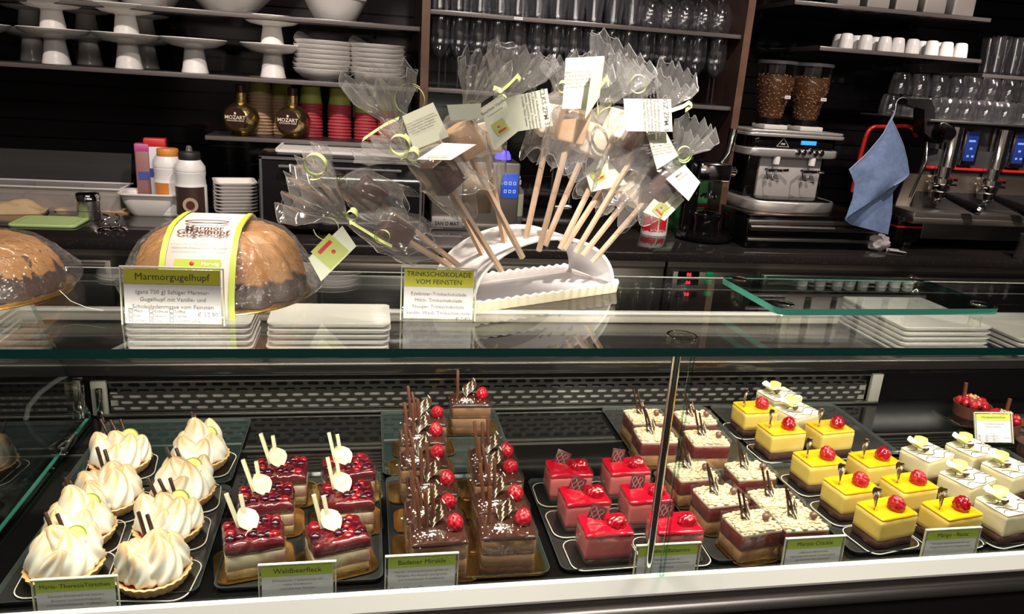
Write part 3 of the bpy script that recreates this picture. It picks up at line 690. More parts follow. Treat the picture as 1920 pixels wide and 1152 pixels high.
# ------------------------------------------------------------- raspberry tarts at the far right on a clear stand
p = atY(1868, 775, 1.1)
zs = p.z-.028
st = thing('acrylic_stand', 'clear stand with round holders below the raspberry tarts', 'stand', (p.x+.02, 1.115, ZD))
hgt = zs-ZD
mb = MB(); mb.box((0, 0, hgt-.0015), (.17, .13, .003), 0, .001); mb.build('top_plate', ACRY, st)
for s in (-1, 1):
    mb = MB(); mb.box((s*.083, 0, (hgt-.003)/2), (.003, .13, hgt-.003), 0, .001); mb.build('side_plate', ACRY, st)
    mb = MB(); mb.tube([(s*.083, -.065, 0), (s*.083, -.065, hgt)], .0012, 6); mb.build('plate_edge', ACRE, st)
def make_rtart(seed):
    t = thing('raspberry_tart', 'x', 'tart'); rnd = random.Random(seed)
    mb = MB(); mb.lathe([(0, 0), (.030, 0), (.0335, .024), (.031, .0235), (.029, .018), (0, .018)], 40); mb.build('chocolate_cup', CHOCB, t)
    for k in range(14):
        a = 2.4*k; r_ = .0265*math.sqrt(k/14); rasp(t, (r_*math.cos(a), r_*math.sin(a), .025+.004*(1-k/14)), (rnd.uniform(0, 1), 0, a), RASPG, 'raspt', .0078)
    mb = MB()
    for k in range(26): a, r_ = rnd.uniform(0, 6.3), rnd.uniform(0, .012); mb.box((r_*math.cos(a)+.004, r_*math.sin(a), .037), (.0026, .002, .002), a)
    mb.build('chopped_nuts', mat('nuts', (.66, .42, .18), .6), t)['kind'] = 'stuff'
    mb = MB(); mb.tube([(.016, .01, .03), (.018, .012, .058)], .0035, 10); mb.build('chocolate_roll', CHOCB, t)
    return t
t = make_rtart(1); t.location = (p.x, 1.085, zs); tag(t, 'glazed raspberry tart in chocolate cup on the clear stand, front one', 'tart', 'raspberry tarts')
t = dup(t, (p.x-.004, 1.152, zs), 1.3, 'glazed raspberry tart in chocolate cup on the clear stand, one behind')
for k in range(2):
    q = atZ(1925, 800+k*32, .95)
    t = thing('dark_dessert_cup', ('upper', 'lower')[k]+' glass cup of dark chocolate cream at the edge of the case', 'cup', (q.x+.008, q.y, ZD+.001 if k else ZD+.001), 0, 'dark dessert cups')
    mb = MB(); mb.lathe([(0, 0), (.020, 0), (.027, .040), (.0262, .040), (.0192, .002), (0, .002)], 28); mb.build('glass_cup', DRINK, t)
    mb = MB(); mb.lathe([(0, .003), (.0188, .003), (.0238, .030), (0, .031)], 28); mb.build('chocolate_cream', CHOCB, t)

# ================================================================ price cards
def price_card(p, w, h, head, lines, price, label, tilt=-10, rz=0, hcol=LIME, hsize=.0085, lsize=.0052, hf=.29, checks=True, hlines=1, foot=True):
    t = thing('price_card', label, 'price card', p, rz, 'price cards')
    T = M4.Rotation(R(tilt), 4, 'X')
    mb = MB(); mb.M = T; mb.box((0, .0022, h/2), (w+.006, .0012, h+.004), 0, .0004); hd = mb.build('holder_back', ACRY, t)
    mb = MB(); mb.M = T; mb.box((0, .0006, h+.0022), (w+.007, .004, .0016)); mb.build('holder_top_edge', ACRE, t)
    for s in (-1, 1):
        mb = MB(); mb.M = T; mb.box((s*(w/2+.003), .001, h/2), (.0011, .003, h+.003)); mb.build('holder_side_edge', ACRE, t)
    if foot: mb = MB(); mb.box((0, .012, .0008), (w+.006, .026, .0014), 0, .0003); mb.build('holder_foot', ACRY, t)
    mb = MB(); mb.M = T; mb.box((0, .001, h/2), (w, .0008, h)); mb.build('paper', PAPER, t)
    mb = MB(); mb.M = T; mb.box((0, .0003, h*(1-hf/2)), (w*.985, .0006, h*hf*.97)); mb.build('header', hcol, t)
    X90 = M4.Rotation(R(90), 4, 'X')
    mb = MB(); mb.M = T
    hs = head if isinstance(head, list) else [head]
    for k, s in enumerate(hs): mb.text(s, hsize, M4.Translation((0, -.0003, h*(1-hf/2)-hsize*.3+(len(hs)-1)*hsize*.6-k*hsize*1.15)) @ X90)
    mb.build('heading', INK, t, 0)
    mb = MB(); mb.M = T; y = h*(1-hf)-lsize*1.7
    for s in lines: mb.text(s, lsize, M4.Translation((0, .0002, y)) @ X90); y -= lsize*1.28
    if price: mb.text(price, lsize*1.1, M4.Translation((w*.36, .0001, h*.13 if checks else y+lsize*.1)) @ X90)
    if checks:
        nm = [('Milch', 'Erdnuss', 'Sulfite'), ('Eier', 'Sesam', 'Lupine'), ('Gluten', 'Soja', 'Schalenfrüchte')]
        for r in range(3):
            for c in range(3):
                x0, z0 = -w*.46+c*w*.21, h*(.20-.085*r); s_ = h*.065
                for a, b in (((0, 0), (s_, 0)), ((0, s_), (s_, s_))): mb.box((x0+s_/2, .0004, z0+a[1]), (s_, .0004, .0005))
                for a in (0, s_): mb.box((x0+a, .0004, z0+s_/2), (.0005, .0004, s_))
                if (r, c) in ((0, 0), (2, 0), (2, 1)): mb.box((x0+s_/2, .0003, z0+s_/2), (s_*.8, .0004, .0005), rot=M4.Rotation(R(-50), 4, 'Y'))
                mb.text(nm[r][c], lsize*.72, M4.Translation((x0+s_*1.3, .0002, z0)) @ X90, align='LEFT')
    mb.build('small_print', INKG, t, 0)
    if checks: mb = MB(); mb.M = T; mb.box((w*.36, .0005, h*.155), (w*.20, .0002, h*.11)); mb.build('price_field', mat('price_grey', (.62, .58, .60), .6), t)
    return t
cards = [(139, 'Maria- TheresiaTörtchen', ['Zitronen-Shortbread mit Schoko-', 'Brownie, Limettenschokolade', 'und zartschmelzender Trüffelglasur'], '€ 4,40', 1086, 'below the meringue tarts', .0070),
         (557.5, 'Waldbeerfleck', ['Erfrischendes Topfenmousse mit', 'reifen Waldbeeren', 'natürlich vom Feinsten'], '€ 4,20', 1058, 'below the berry slices', .0090),
         (792, 'Badener Mirakle', ['Mandel- Schokolademasse, gefüllt mit', 'Marzipan, Mandelsplitt, Jeanignische', 'und erfrischenden Preiselbeeren'], '€ 4,30', 1042, 'below the chocolate cakes', .0085),
         (1255, 'Himbeer Balsamico', ['Himbeermousse mit', 'Balsamicoschokolade und Karamell', 'Pfeffernüsse'], '€ 4,30', 1022, 'behind the chrome post', .0075),
         (1531, 'Maroni Crackle', ['Luftig-zarte Maronimasse', 'abgerundet mit feinem Cranberrygelee', 'gemischt mit Maronistreusel'], '€ 4,20', 1009, 'below the chestnut cakes', .0082),
         (1790, 'Mango - Raute', ['Flaumiger Schokobiskuitboden mit', 'Mangoschokolade und Mangomousse'], '€ 4,30', 993, 'below the mango cubes', .0082)]
for x, hd, ln, pr, y, where, hs in cards:
    p = atY(x, y, .762); h = .054
    price_card((p.x, .7605, p.z-h-.002), .079, h, hd, ln, pr, f'green and white price card with dark heading {where}', -2, 0, hsize=hs, lsize=.0042, hf=.25, foot=False)
p = atY(1860, 798, 1.045)
price_card((p.x, 1.03, p.z-.026), .066, .05, 'Himbeertörtchen', ['Schokoladenmürbteig mit', 'frischen Himbeeren'], '€ 4,30', 'tilted price card leaning on the raspberry tart stand', -24, R(-4), hsize=.0066, lsize=.004, hf=.24, foot=False)
p = atZ(326, 609, ZT)
price_card((p.x, p.y, ZT+.001), .097, .058, 'Marmorgugelhupf', ['(ganz 750 g) Saftiger Marmor-', 'Gugelhupf mit Vanille- und', 'Schokoladenmasse vom Feinsten'], '€ 12,90', 'price card in front of the wrapped ring cake on the glass top', -6, R(-2), LIMEO, .0105, .0062, .27)
p = atZ(821, 600, ZT)
price_card((p.x, p.y, ZT+.001), .080, .058, ['TRINKSCHOKOLADE', 'VOM FEINSTEN'], ['Edelbitter-Trinkschokolade', 'Milch- Trinkschokolade', 'Nougat- Trinkschokolade', 'Vanille- Weiß- Trinkschokolade'], '€ 2,50', 'olive headed card beside the white lollipop stand', -6, R(-3), LIMEO, .0078, .0058, .36, False)
# ================================================================ on the glass top
CAKE = mat('cake_crust', (.46, .24, .09), .5, bump=(70, .25, .001), var=(16, (.40, .19, .06), .42, .68))
def marble_mat(n, H, amount):
    """crust with a dark chocolate part low down (and dark swirls): both are the cake's own colours"""
    m = mat(n, (.46, .24, .09), .5, bump=(70, .25, .001), var=(16, (.36, .17, .055), .42, .68)); nt = m.node_tree; N = nt.nodes.new; L = nt.links.new
    b = nt.nodes['Principled BSDF']; old = b.inputs['Base Color'].links[0].from_socket
    tc = N('ShaderNodeTexCoord'); sp = N('ShaderNodeSeparateXYZ'); L(tc.outputs['Object'], sp.inputs[0])
    n1 = N('ShaderNodeTexNoise'); n1.inputs['Scale'].default_value = 26; n1.inputs['Detail'].default_value = 5; n1.inputs['Distortion'].default_value = .6; L(tc.outputs['Object'], n1.inputs['Vector'])
    a = N('ShaderNodeMath'); a.operation = 'MULTIPLY_ADD'; a.inputs[1].default_value = -(.05+amount*.10); a.inputs[2].default_value = (.025+amount*.05)
    L(n1.outputs['Fac'], a.inputs[0]); s = N('ShaderNodeMath'); s.operation = 'ADD'; L(a.outputs[0], s.inputs[0]); L(sp.outputs['Z'], s.inputs[1])
    mr = N('ShaderNodeMapRange'); mr.inputs['From Min'].default_value = H*.34; mr.inputs['From Max'].default_value = H*.34+.006; L(s.outputs[0], mr.inputs['Value'])
    mx = N('ShaderNodeMix'); mx.data_type = 'RGBA'; mx.inputs[6].default_value = (.045, .018, .013, 1); L(mr.outputs[0], mx.inputs[0]); L(old, mx.inputs[7]); L(mx.outputs[2], b.inputs['Base Color']); return m
CAKED = mat('cake_dark', (.055, .022, .016), .45, bump=(70, .25, .001))
def ring_profile(flutes, R0, H, a, k, n):
    """fluted ring cake: outside from the base over the top into the hole"""
    prof = [(1, 0), (1.0, .10), (.985, .28), (.94, .50), (.86, .70), (.74, .87), (.60, .975), (.46, 1.0), (.33, .95), (.24, .82), (.20, .5), (.20, 0)]
    r, z = prof[k]; f = 1+flutes*(.12+.05*min(1, z))*abs(math.cos(6.5*a+z*.9))*(1 if k < 8 else .3) - flutes*.12
    return r*R0*f, z*H
def ring_cake(t, R0, H, flutes, dark, z0=.004):
    n = 120
    def fine(name, m):
        pr = [ring_profile(flutes, R0, H, 0, k, n) for k in range(12)]
        mb = MB(); rings = []
        for k in range(11):
            for q in range(5):
                ring = []
                for i in range(n):
                    a = 2*math.pi*i/n; A, B = ring_profile(flutes, R0, H, a, k, n), ring_profile(flutes, R0, H, a, k+1, n); u = q/5
                    r = A[0]+(B[0]-A[0])*u; ring.append((r*math.cos(a), r*math.sin(a), z0+A[1]+(B[1]-A[1])*u))
                rings.append(ring)
        mb.loft(rings, True, True)
        for f in mb.bm.faces:
            c = f.calc_center_median(); lim = H*.34+.020*noise.noise(c*24)+.010*noise.noise(c*70)+z0
            pass
        return mb.build(name, m, t, 60)
    return fine('sponge_ring', [marble_mat('marbled_crust_%d' % (H*1000), H, dark)])
def wrap_cake(t, R0, H, seed, z0=.003):
    mb = MB(); n = 90; rings = []
    for k, (r, z) in enumerate(((1.04, 0), (1.10, .06), (1.13, .16), (1.08, .34), (1.0, .58), (.90, .80), (.74, .97), (.55, 1.06), (.3, 1.04), (.05, 1.02))):
        ring = []
        for i in range(n):
            a = 2*math.pi*i/n; d = V((math.cos(a), math.sin(a), z*1.5)); nn = noise.noise(d*3+V((seed, 0, 0)))*.05+noise.noise(d*9+V((seed, 2, 0)))*.022
            side = 1+.07*max(0, math.cos(a))**6+.05*max(0, -math.cos(a))**6
            rr = r*R0*(1+(nn if r > .2 else 0))*(side if z < .5 else 1); ring.append((rr*math.cos(a), rr*math.sin(a), z0+z*H))
        rings.append(ring)
    mb.loft(rings, False, True); return mb.build('film_wrap', WRAP, t, 180)
t = thing('wrapped_ring_cake', 'marbled ring cake in clear film with a white and green paper band', 'cake', (-.172, .946, ZT), R(0))
mb = MB(); mb.lathe([(0, 0), (.102, 0), (.104, .0015), (.102, .003), (0, .003)], 48); mb.build('gold_card', GOLD, t)
ring_cake(t, .099, .078, 1, 0); wrap_cake(t, .099, .078, 2)
BW = .079; bcx = -.008
bp = [(y*.965, z*.895) for y, z in ((-.1175, .000), (-.1195, .012), (-.117, .030), (-.107, .052), (-.092, .073), (-.072, .0885), (-.046, .0975), (-.02, .0995), (.02, .0995), (.046, .0975), (.072, .0885), (.092, .073), (.107, .052), (.117, .03))]
def band(mb, x0, x1, off, k0=0, k1=None, w0=0, w1=0):
    P = bp[k0:k1]; n = len(P)
    mb.loft([[(x0, y*(1+off*8), z*(1+off*9)+.0005) for y, z in P], [(x1, y*(1+off*8), z*(1+off*9)+.0005) for y, z in P]], False, False, closed=False)
BANDP = mat('band_paper', (.72, .62, .60), .55, var=(9, (.78, .70, .68), .4, .6))
mb = MB(); band(mb, bcx-BW/2, bcx+BW/2, .001); bo = mb.build('paper_band', BANDP, t, 60)
bo.modifiers.new('thickness', 'SOLIDIFY').thickness = .0004
for s in (-1, 1):
    mb = MB(); band(mb, bcx+s*BW/2-s*.006, bcx+s*BW/2, .0026); mb.build('green_stripe', LIME, bo, 60)
def on_band(u):                                                         # frame on the band: u = height share along the front slope
    y0, z0 = bp[0]; L = [(math.hypot(b[0]-a[0], b[1]-a[1]), a, b) for a, b in zip(bp, bp[1:])]; d = u
    for l, a, b in L:
        if d <= l: q = d/l; break
        d -= l
    y, z = a[0]+(b[0]-a[0])*q, a[1]+(b[1]-a[1])*q; ang = math.atan2(b[1]-a[1], b[0]-a[0])
    nrm = V((0, -math.sin(ang), math.cos(ang))); p = V((bcx, y*1.012, z*1.03))+nrm*.0012
    return M4.Translation(p) @ M4.Rotation(ang, 4, 'X')
mb = MB(); mb.M = on_band(.110); mb.text('Marmor', .0125, M4.Translation((0, .003, .0006)), bold=.0003); mb.M = on_band(.102); mb.text('Gugelhupf', .0135, M4.Translation((0, 0, .0012)), bold=.0003)
mb.build('band_title', mat('brown_ink', (.06, .02, .015), .6), bo, 0)
mb = MB(); mb.M = on_band(.137)
pts = [(.024*math.cos(a), .006*math.sin(a)) for a in [R(20+q*16) for q in range(21)]]
for a, b in zip(pts, pts[1:]): mb.box(((a[0]+b[0])/2, (a[1]+b[1])/2, .0008), (math.hypot(b[0]-a[0], b[1]-a[1])+.001, .0022, .0003), math.atan2(b[1]-a[1], b[0]-a[0]))
mb.build('band_swirl', mat('brown_ink'), bo, 0)
mb = MB(); mb.M = on_band(.058); mb.box((0, -.004, .0002), (.048, .027, .0005)); lg = mb.build('logo_field', LIME, bo, 0)
mb = MB(); mb.M = on_band(.058); mb.text('Herwig', .0062, M4.Translation((.013, .002, .0007)), bold=.0001); mb.text('Gasser', .0100, M4.Translation((.002, -.0075, .0007)), bold=.0002); mb.build('logo_lettering', PORCW, lg, 0)
mb = MB(); mb.M = on_band(.058); mb.ball((-.006, .0045, .0005), .0026, 2, (1, 1, .25)); mb.box((.008, -.0135, .0007), (.022, .0040, .0005)); mb.build('logo_apple', RED, lg)
mb = MB()
for u, s in ((.092, 'ca. 750 g'), (.085, 'Saftiger Marmorgugelhupf mit Vanille-'), (.079, 'und Schokolademasse vom Feinsten'), (.034, 'Zutaten: Zucker, Ei, Butter, Mehl'), (.028, 'Kakao, Vanille, Salz, Backpulver'), (.022, 'Mindestens haltbar bis')): mb.M = on_band(u); mb.text(s, .0040, M4.Translation((0, 0, .0010)))
mb.build('band_print', INKG, bo, 0)
t = thing('wrapped_ring_cake', 'cut marbled cake in clear film at the left end of the glass top', 'cake', (-.452, .945, ZT), R(20))
mb = MB(); mb.lathe([(0, 0), (.106, 0), (.108, .0015), (.106, .003), (0, .003)], 48); mb.build('gold_card', GOLD, t)
ring_cake(t, .098, .056, .25, 1.7); wrap_cake(t, .099, .056, 5)
mb = MB(); mb.tube([(.09, -.08, .012), (.10, -.10, .004), (.115, -.12, .0008), (.13, -.135, .0008)], .00035, 5); mb.build('film_thread', mat('thread', (.7, .7, .66), .4), t)

# ------------------------------------------------------------- white half-moon stand
sx, sy, sa = .2333, .9185, R(25); DEP, AA, HH = .098, .1165, .0715
ux, uy = V((math.cos(sa), math.sin(sa), 0)), V((-math.sin(sa), math.cos(sa), 0))
SCN = V((sx, sy, ZT+.0))+uy*(DEP/2)
t = thing('lollipop_stand', 'white porcelain half-moon stand full of drinking chocolate lollipops', 'stand', SCN, sa)
CER = mat('ceramic_white', (.84, .81, .82), .25, sss=.03)
mb = MB(); nA = 48; rings = []
for j in range(nA+1):
    a = math.pi*j/nA; co, si = math.cos(a), math.sin(a); th = .0045
    o, i = (AA*co, HH*si), ((AA-th)*co, (HH-th)*si); w_ = DEP/2*(1-.10*si)
    rings.append([(o[0], -w_+.0015, .012+o[1]), (o[0], w_-.0015, .012+o[1]), ((o[0]+i[0])/2, w_, .012+(o[1]+i[1])/2), (i[0], w_-.0015, .012+i[1]), (i[0], -w_+.0015, .012+i[1]), ((o[0]+i[0])/2, -w_, .012+(o[1]+i[1])/2)])
mb.loft(rings); mb.build('arch', CER, t, 50)
mb = MB(); rr = []
n = 160
def crimp(z, off):
    out = []
    for k, (x, y) in enumerate(rrect(.246, DEP+.012, .012, 4)): out.append((x, y, z))
    P = []
    for k in range(len(out)):
        a, b = V(out[k]), V(out[(k+1) % len(out)]); m_ = max(1, int((b-a).length/.002))
        for q in range(m_): P.append(a.lerp(b, q/m_))
    s = 0; res = []
    for k, p in enumerate(P):
        d = math.sin(k*.9); res.append((p.x*(1+.004*d+off/.246), p.y*(1+.008*d+off/(DEP+.012)), p.z+(.0012*d if z > .005 else 0)))
    return res
mb.loft([crimp(.0, -.004), crimp(.0005, 0), crimp(.0125, .003), crimp(.0135, .001), crimp(.010, -.006)], True, False); b_ = mb.build('base', [mat('ceramic_cream', (.78, .70, .52), .4)], t, 50)
mb = MB(); mb.loft([crimp(.0128, .0036), crimp(.0150, .003), crimp(.0152, .0), crimp(.012, -.008), crimp(.0045, -.014)], False, True); mb.build('crimped_rim', CER, t, 50)
for (px, pz, s) in ((.052, .052, 1), (.078, .043, 1), (.064, .034, 1), (.09, .03, 1), (.04, .06, .7)):
    mb = MB(); a = math.acos(min(1, px/AA)); mb.M = M4.Translation(((AA-.0047)*math.cos(a), DEP*.12*(s-.9)*3+((px*1000) % 7-3)*.008, .012+(HH-.0047)*math.sin(a))) @ M4.Rotation(math.pi/2-a, 4, 'Y')
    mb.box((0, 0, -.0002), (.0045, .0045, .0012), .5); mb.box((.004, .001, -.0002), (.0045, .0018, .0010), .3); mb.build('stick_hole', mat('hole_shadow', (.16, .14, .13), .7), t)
def arch_hit(px, py):
    """where the sight line through a point of the photograph meets the arch"""
    d = _ray(px, py); o = V((0, 0, CZ)); s = .6
    while s < 1.5:
        p = o+d*s; l = p-SCN; x, y, z = l.dot(ux), l.dot(uy), l.z-.012
        if abs(y) < DEP*.47 and z > 0 and (x/AA)**2+(z/HH)**2 < 1: return p
        s += .001
    return None
CARD = mat('tag_card', (.74, .77, .62), .6); RIB = mat('ribbon_lime', (.62, .72, .28), .35); WHC = mat('white_choc_block', (.86, .74, .60), .4, sss=.05); NOUG = mat('nougat_block', (.55, .33, .17), .4, var=(40, (.62, .42, .25), .4, .6), bump=(90, .2, .001)); DKC = mat('dark_choc_block', (.07, .03, .026), .35, bump=(60, .3, .002))
def quad_frame(c, Y):
    P = [atY(x, y, Y[k] if isinstance(Y, (tuple, list)) else Y) for k, (x, y) in enumerate(c)]
    u, v = P[1]-P[0], P[3]-P[0]; return P, u, v
def gift_tag(t, c, Y, lines, logo=False, hand=None, rot90=False, head=None):
    """small folded card tied on with the ribbon; c = its corners, first line runs from corner 0 to corner 1"""
    P, u, v = quad_frame(c, Y); nrm = u.cross(v).normalized(); nrm = -nrm if nrm.y > 0 else nrm
    mb = MB(); b = [p-nrm*.0007 for p in P]; mb.loft([P, b]); g = mb.build('gift_tag', CARD, t, 0)
    uu = u.normalized(); vv = (v-uu*v.dot(uu)).normalized(); W, H = u.length, abs(v.dot(vv)); skew = v.dot(uu)
    def T(x, y): return M4.Translation(P[0]+uu*(x*W+skew*y)+vv*(y*H)+nrm*.0005) @ M4(((uu.x, -vv.x, nrm.x, 0), (uu.y, -vv.y, nrm.y, 0), (uu.z, -vv.z, nrm.z, 0), (0, 0, 0, 1)))
    mb = MB()
    if head: mb.text(head[0], W*.16, T(.5, .17), bold=.00005); mb.text(head[1], W*.10, T(.5, .28))
    for k, s in enumerate(lines): mb.text(s, H*.075, T(.46, .30+.075*k) if not head else T(.5, .8+.07*k))
    if hand: mb.text(hand, H*.15, T(.5, .17), bold=.0001)
    mb.build('lettering', INKG, g, 0)
    if logo:
        mb = MB(); mb.M = T(.5, .62); mb.box((0, 0, .0002), (W*.52, W*.52, .0004)); lf = mb.build('logo_field', mat('tag_lime', (.50, .56, .16), .5), g, 0)
        mb = MB(); mb.M = T(.5, .62); mb.box((0, -W*.13, .0005), (W*.34, W*.075, .0004)); mb.ball((-W*.05, W*.05, .0004), W*.045, 2, (1, 1, .2)); mb.build('logo_mark', RED, lf, 0)
    return g
def ribbon_curl(t, c, r, turns=1.3, w=.0055, ax='Y', seed=0):
    rnd = random.Random(seed); mb = MB(); n = int(26*turns); A, B = [], []; c = V(c); tl = rnd.uniform(-.5, .5); ph = rnd.uniform(0, 6)
    for i in range(n+1):
        a = ph+2*math.pi*turns*i/n; rr = r*(1-.15*i/n); p = V((rr*math.cos(a), 0, rr*math.sin(a))); off = V((.25, 1, .15+tl)).normalized()
        q = c+p+off*(w*1.1*i/n*turns); A.append(q-off*w/2); B.append(q+off*w/2)
    vs = mb.loft([A, B], False, False, closed=False); return mb.build('ribbon', RIB, t, 60)
def ribbon_strip(t, pts, w=.005):
    mb = MB(); pts = [V(p) for p in pts]; o = V((.2, .6, .6)).normalized()*w/2; mb.loft([[p-o for p in pts], [p+o for p in pts]], False, False, closed=False); return mb.build('ribbon', RIB, t, 60)
def catmull(P, n=6):
    P = [V(p) for p in P]; Q = [P[0]]+P+[P[-1]]; out = []
    for i in range(1, len(Q)-2):
        for k in range(n):
            u = k/n; a, b, c, d = Q[i-1:i+3]; out.append(.5*((2*b)+(c-a)*u+(2*a-5*b+4*c-d)*u*u+(3*b-a-3*c+d)*u**3))
    return out+[P[-1]]
FGLINT = clear('film_edge_glint', (.9, .9, .92), .25, .8, .15, .35)  # pale thread that paints the bright glint along the bag ends
def bag(t, head, neck, tip, axis, seed, fan=.036, skirt=.03):
    """cellophane bag: loose skirt below the block, tied neck, pleated fan above"""
    rnd = random.Random(seed); base = head-axis*.045
    path = catmull([base, head-axis*.02, head+axis*.012, neck, neck.lerp(tip, .35), neck.lerp(tip, .7), tip], 5)
    keyr = [skirt, .029, .029, .0055, fan*.45, fan*.85, fan]; m = len(path); n = 72; rings = []; un = None
    wide = V((0, 1, 0)).cross((tip-neck).normalized()).normalized()
    for k, p in enumerate(path):
        tg = (path[min(k+1, m-1)]-path[max(k-1, 0)]).normalized(); a_ = (wide-tg*wide.dot(tg)).normalized(); b_ = tg.cross(a_)
        s = k/(m-1)*6; i0 = min(5, int(s)); r = keyr[i0]+(keyr[i0+1]-keyr[i0])*(s-i0); fanp = max(0, min(1, (s-3)/2)); ring = []
        for i in range(n):
            a = 2*math.pi*i/n; pl = .34*math.sin(4*a+seed)+.26*math.sin(7*a+seed*2)+.10*math.sin(11*a)
            cr = noise.noise(V((math.cos(a)*2.2, math.sin(a)*2.2, s*1.6+seed)))*.20+noise.noise(V((math.cos(a)*6, math.sin(a)*6, s*3+seed)))*.05
            q = 2.6*math.cos(a)+seed; tri = abs((q % 1)*2-1)*2-1; tr2 = abs(((q*.43+.3) % 1)*2-1)*2-1
            rr = r*(1+cr*(.75 if r > .01 else .2)*(1-.75*fanp)+pl*.12*fanp)
            end = tg*((.010*math.cos(a+seed)+.006*tri)*fanp*(s/6)**3) if s > 3 else -tg*(.010*math.sin(4*a+seed)*max(0, 1-s))
            ring.append(p+a_*(rr*math.cos(a))+b_*(rr*math.sin(a)*(1-.72*fanp)+r*fanp*(.24*tri+.14*tr2))+end)
        rings.append(ring)
    mb = MB(); mb.keep = 1; mb.loft(rings, False, False); o = mb.build('cellophane_bag', CELLO, t, 35)
    for rg in (rings[0], rings[-1]): mb = MB(); mb.tube(rg[::2]+rg[:1], .00035, 4); mb.build('film_edge_glint', FGLINT, o)
    return o
# stick foot, head, neck, fan tip as seen in the photograph; dy sets how far the head leans to or from the glass front
LOL = [
 ('dark', (845, 500), (738, 437), (652, 412), (556, 345), -.015, 'dark chocolate lollipop leaning lowest over the ring cake side'),
 ('dark', (861, 499), (692, 366), (632, 346), (572, 305), .02, 'dark chocolate lollipop just above the lowest one on the ring cake side'),
 ('dark', (934, 499), (828, 328), (766, 300), (700, 258), -.02, 'dark chocolate lollipop with a flat lying white tag above it'),
 ('white', (904, 476), (800, 268), (748, 246), (706, 140), .02, 'lollipop hidden behind the written tag with big clear fan and round ribbon loop'),
 ('nougat', (975, 474), (868, 266), (876, 206), (912, 118), -.01, 'pale brown lollipop under the two tags, fan leaning to the glasses'),
 ('white', (946, 455), (908, 262), (932, 196), (985, 96), .03, 'lollipop behind the tag with green square and red bar'),
 ('white', (986, 447), (1034, 228), (1046, 172), (1062, 118), .03, 'white lollipop standing nearly upright behind the nougat one'),
 ('nougat', (1013, 460), (1073, 236), (1088, 180), (1108, 125), -.01, 'light brown nougat lollipop under the tall folded card'),
 ('white', (1026, 450), (1106, 262), (1132, 200), (1172, 96), .01, 'white lollipop glowing in the spotlight below the largest bright fan'),
 ('white', (1055, 457), (1162, 240), (1180, 206), (1196, 130), .04, 'white lollipop behind the bright blank edged card'),
 ('dark', (1085, 464), (1204, 266), (1238, 212), (1272, 140), -.005, 'dark striped lollipop below the bright white card'),
 ('white', (1062, 459), (1148, 325), (1180, 286), (1206, 258), .05, 'white lollipop low in the bunch behind the green logo tag'),
 ('white', (1099, 471), (1190, 356), (1224, 322), (1250, 300), .02, 'pale lollipop leaning low beside the dark one near the red can'),
 ('dark', (1118, 483), (1238, 345), (1268, 300), (1306, 240), -.02, 'dark chocolate lollipop leaning furthest towards the coffee grinder'),
]
LT = []
for k, (kind, ft, hd, nk, tp, dy, lab) in enumerate(LOL):
    h = arch_hit(*ft) or atY(ft[0], ft[1], .93)
    Yh = h.y+dy; head, neck, tip = atY(*hd, Yh), atY(*nk, Yh-.004), atY(*tp, Yh-.008)
    ax = (head-h).normalized(); foot = h-ax*.008
    t = thing('chocolate_lollipop', lab, 'lollipop', h, 0, 'drinking chocolate lollipops'); LT.append((t, h, head, neck, tip))
    inv = M4.Translation(-h)
    mb = MB(); mb.M = inv; s_ = ax.orthogonal().normalized()*.0027; q_ = ax.cross(s_).normalized()*.0027; mb.loft([[p+s_+q_, p-s_+q_, p-s_-q_, p+s_-q_] for p in (foot, head-ax*.012)]); mb.build('stick', WOOD, t, 30)
    m = {'dark': DKC, 'white': WHC, 'nougat': NOUG}[kind]
    mb = MB(); fr = ax.to_track_quat('Z', 'Y').to_matrix().to_4x4(); mb.M = inv @ M4.Translation(head) @ fr; mb.box((0, 0, 0), (.033, .033, .038), .3, .003, 3); mb.build('chocolate_block', m, t)
    o = bag(t, head, neck, tip, (neck-head).normalized().lerp(ax, .5).normalized(), k+1, .032 if (tip-neck).length < .06 else .046); o.location = -h
    for c in (ribbon_curl(t, neck+V((.004, -.008, .004)), .007, 1.6, .005, seed=k),): c.location = -h
def add_to(k, fn):
    t, h = LT[k][0], LT[k][1]; o = fn(t); o.location = -h; return o
Yk = lambda k: LT[k][2].y
L1 = ['Zutaten: Vollmilchschokolade,', 'Zucker, Kakaobutter, Kakaomasse,', 'Vollmilchpulver, Emulgator', 'Lecithin, natürliches Aroma', 'in heiße Milch rühren']
add_to(0, lambda t: gift_tag(t, [(668, 462), (602, 528), (578, 484), (642, 424)], Yk(0)-.02, [], True))
add_to(0, lambda t: ribbon_curl(t, atY(612, 428, Yk(0)-.01), .015, .8, .004, seed=3)); add_to(0, lambda t: ribbon_curl(t, atY(716, 445, Yk(0)-.04), .009, 1.6, .005, seed=4))
add_to(0, lambda t: ribbon_strip(t, [atY(x, y, Yk(0)-.03) for x, y in ((655, 415), (680, 430), (715, 452), (735, 462))], .004))
add_to(1, lambda t: ribbon_curl(t, atY(588, 313, Yk(1)-.05), .014, 1.3, .008, seed=5))
add_to(2, lambda t: gift_tag(t, [(782, 299), (845, 300), (893, 271), (830, 268)], (Yk(2)-.035, Yk(2)-.04, Yk(2)-.02, Yk(2)-.015), [], False, None, head=('Edelbitter', 'Trinkschokolade')))
add_to(2, lambda t: ribbon_curl(t, atY(748, 276, Yk(2)-.03), .012, 1.4, .006, seed=6))
add_to(3, lambda t: gift_tag(t, [(754, 218), (812, 192), (842, 256), (776, 282)], (Yk(3)-.05, Yk(3)-.05, Yk(3)-.06, Yk(3)-.06), L1))
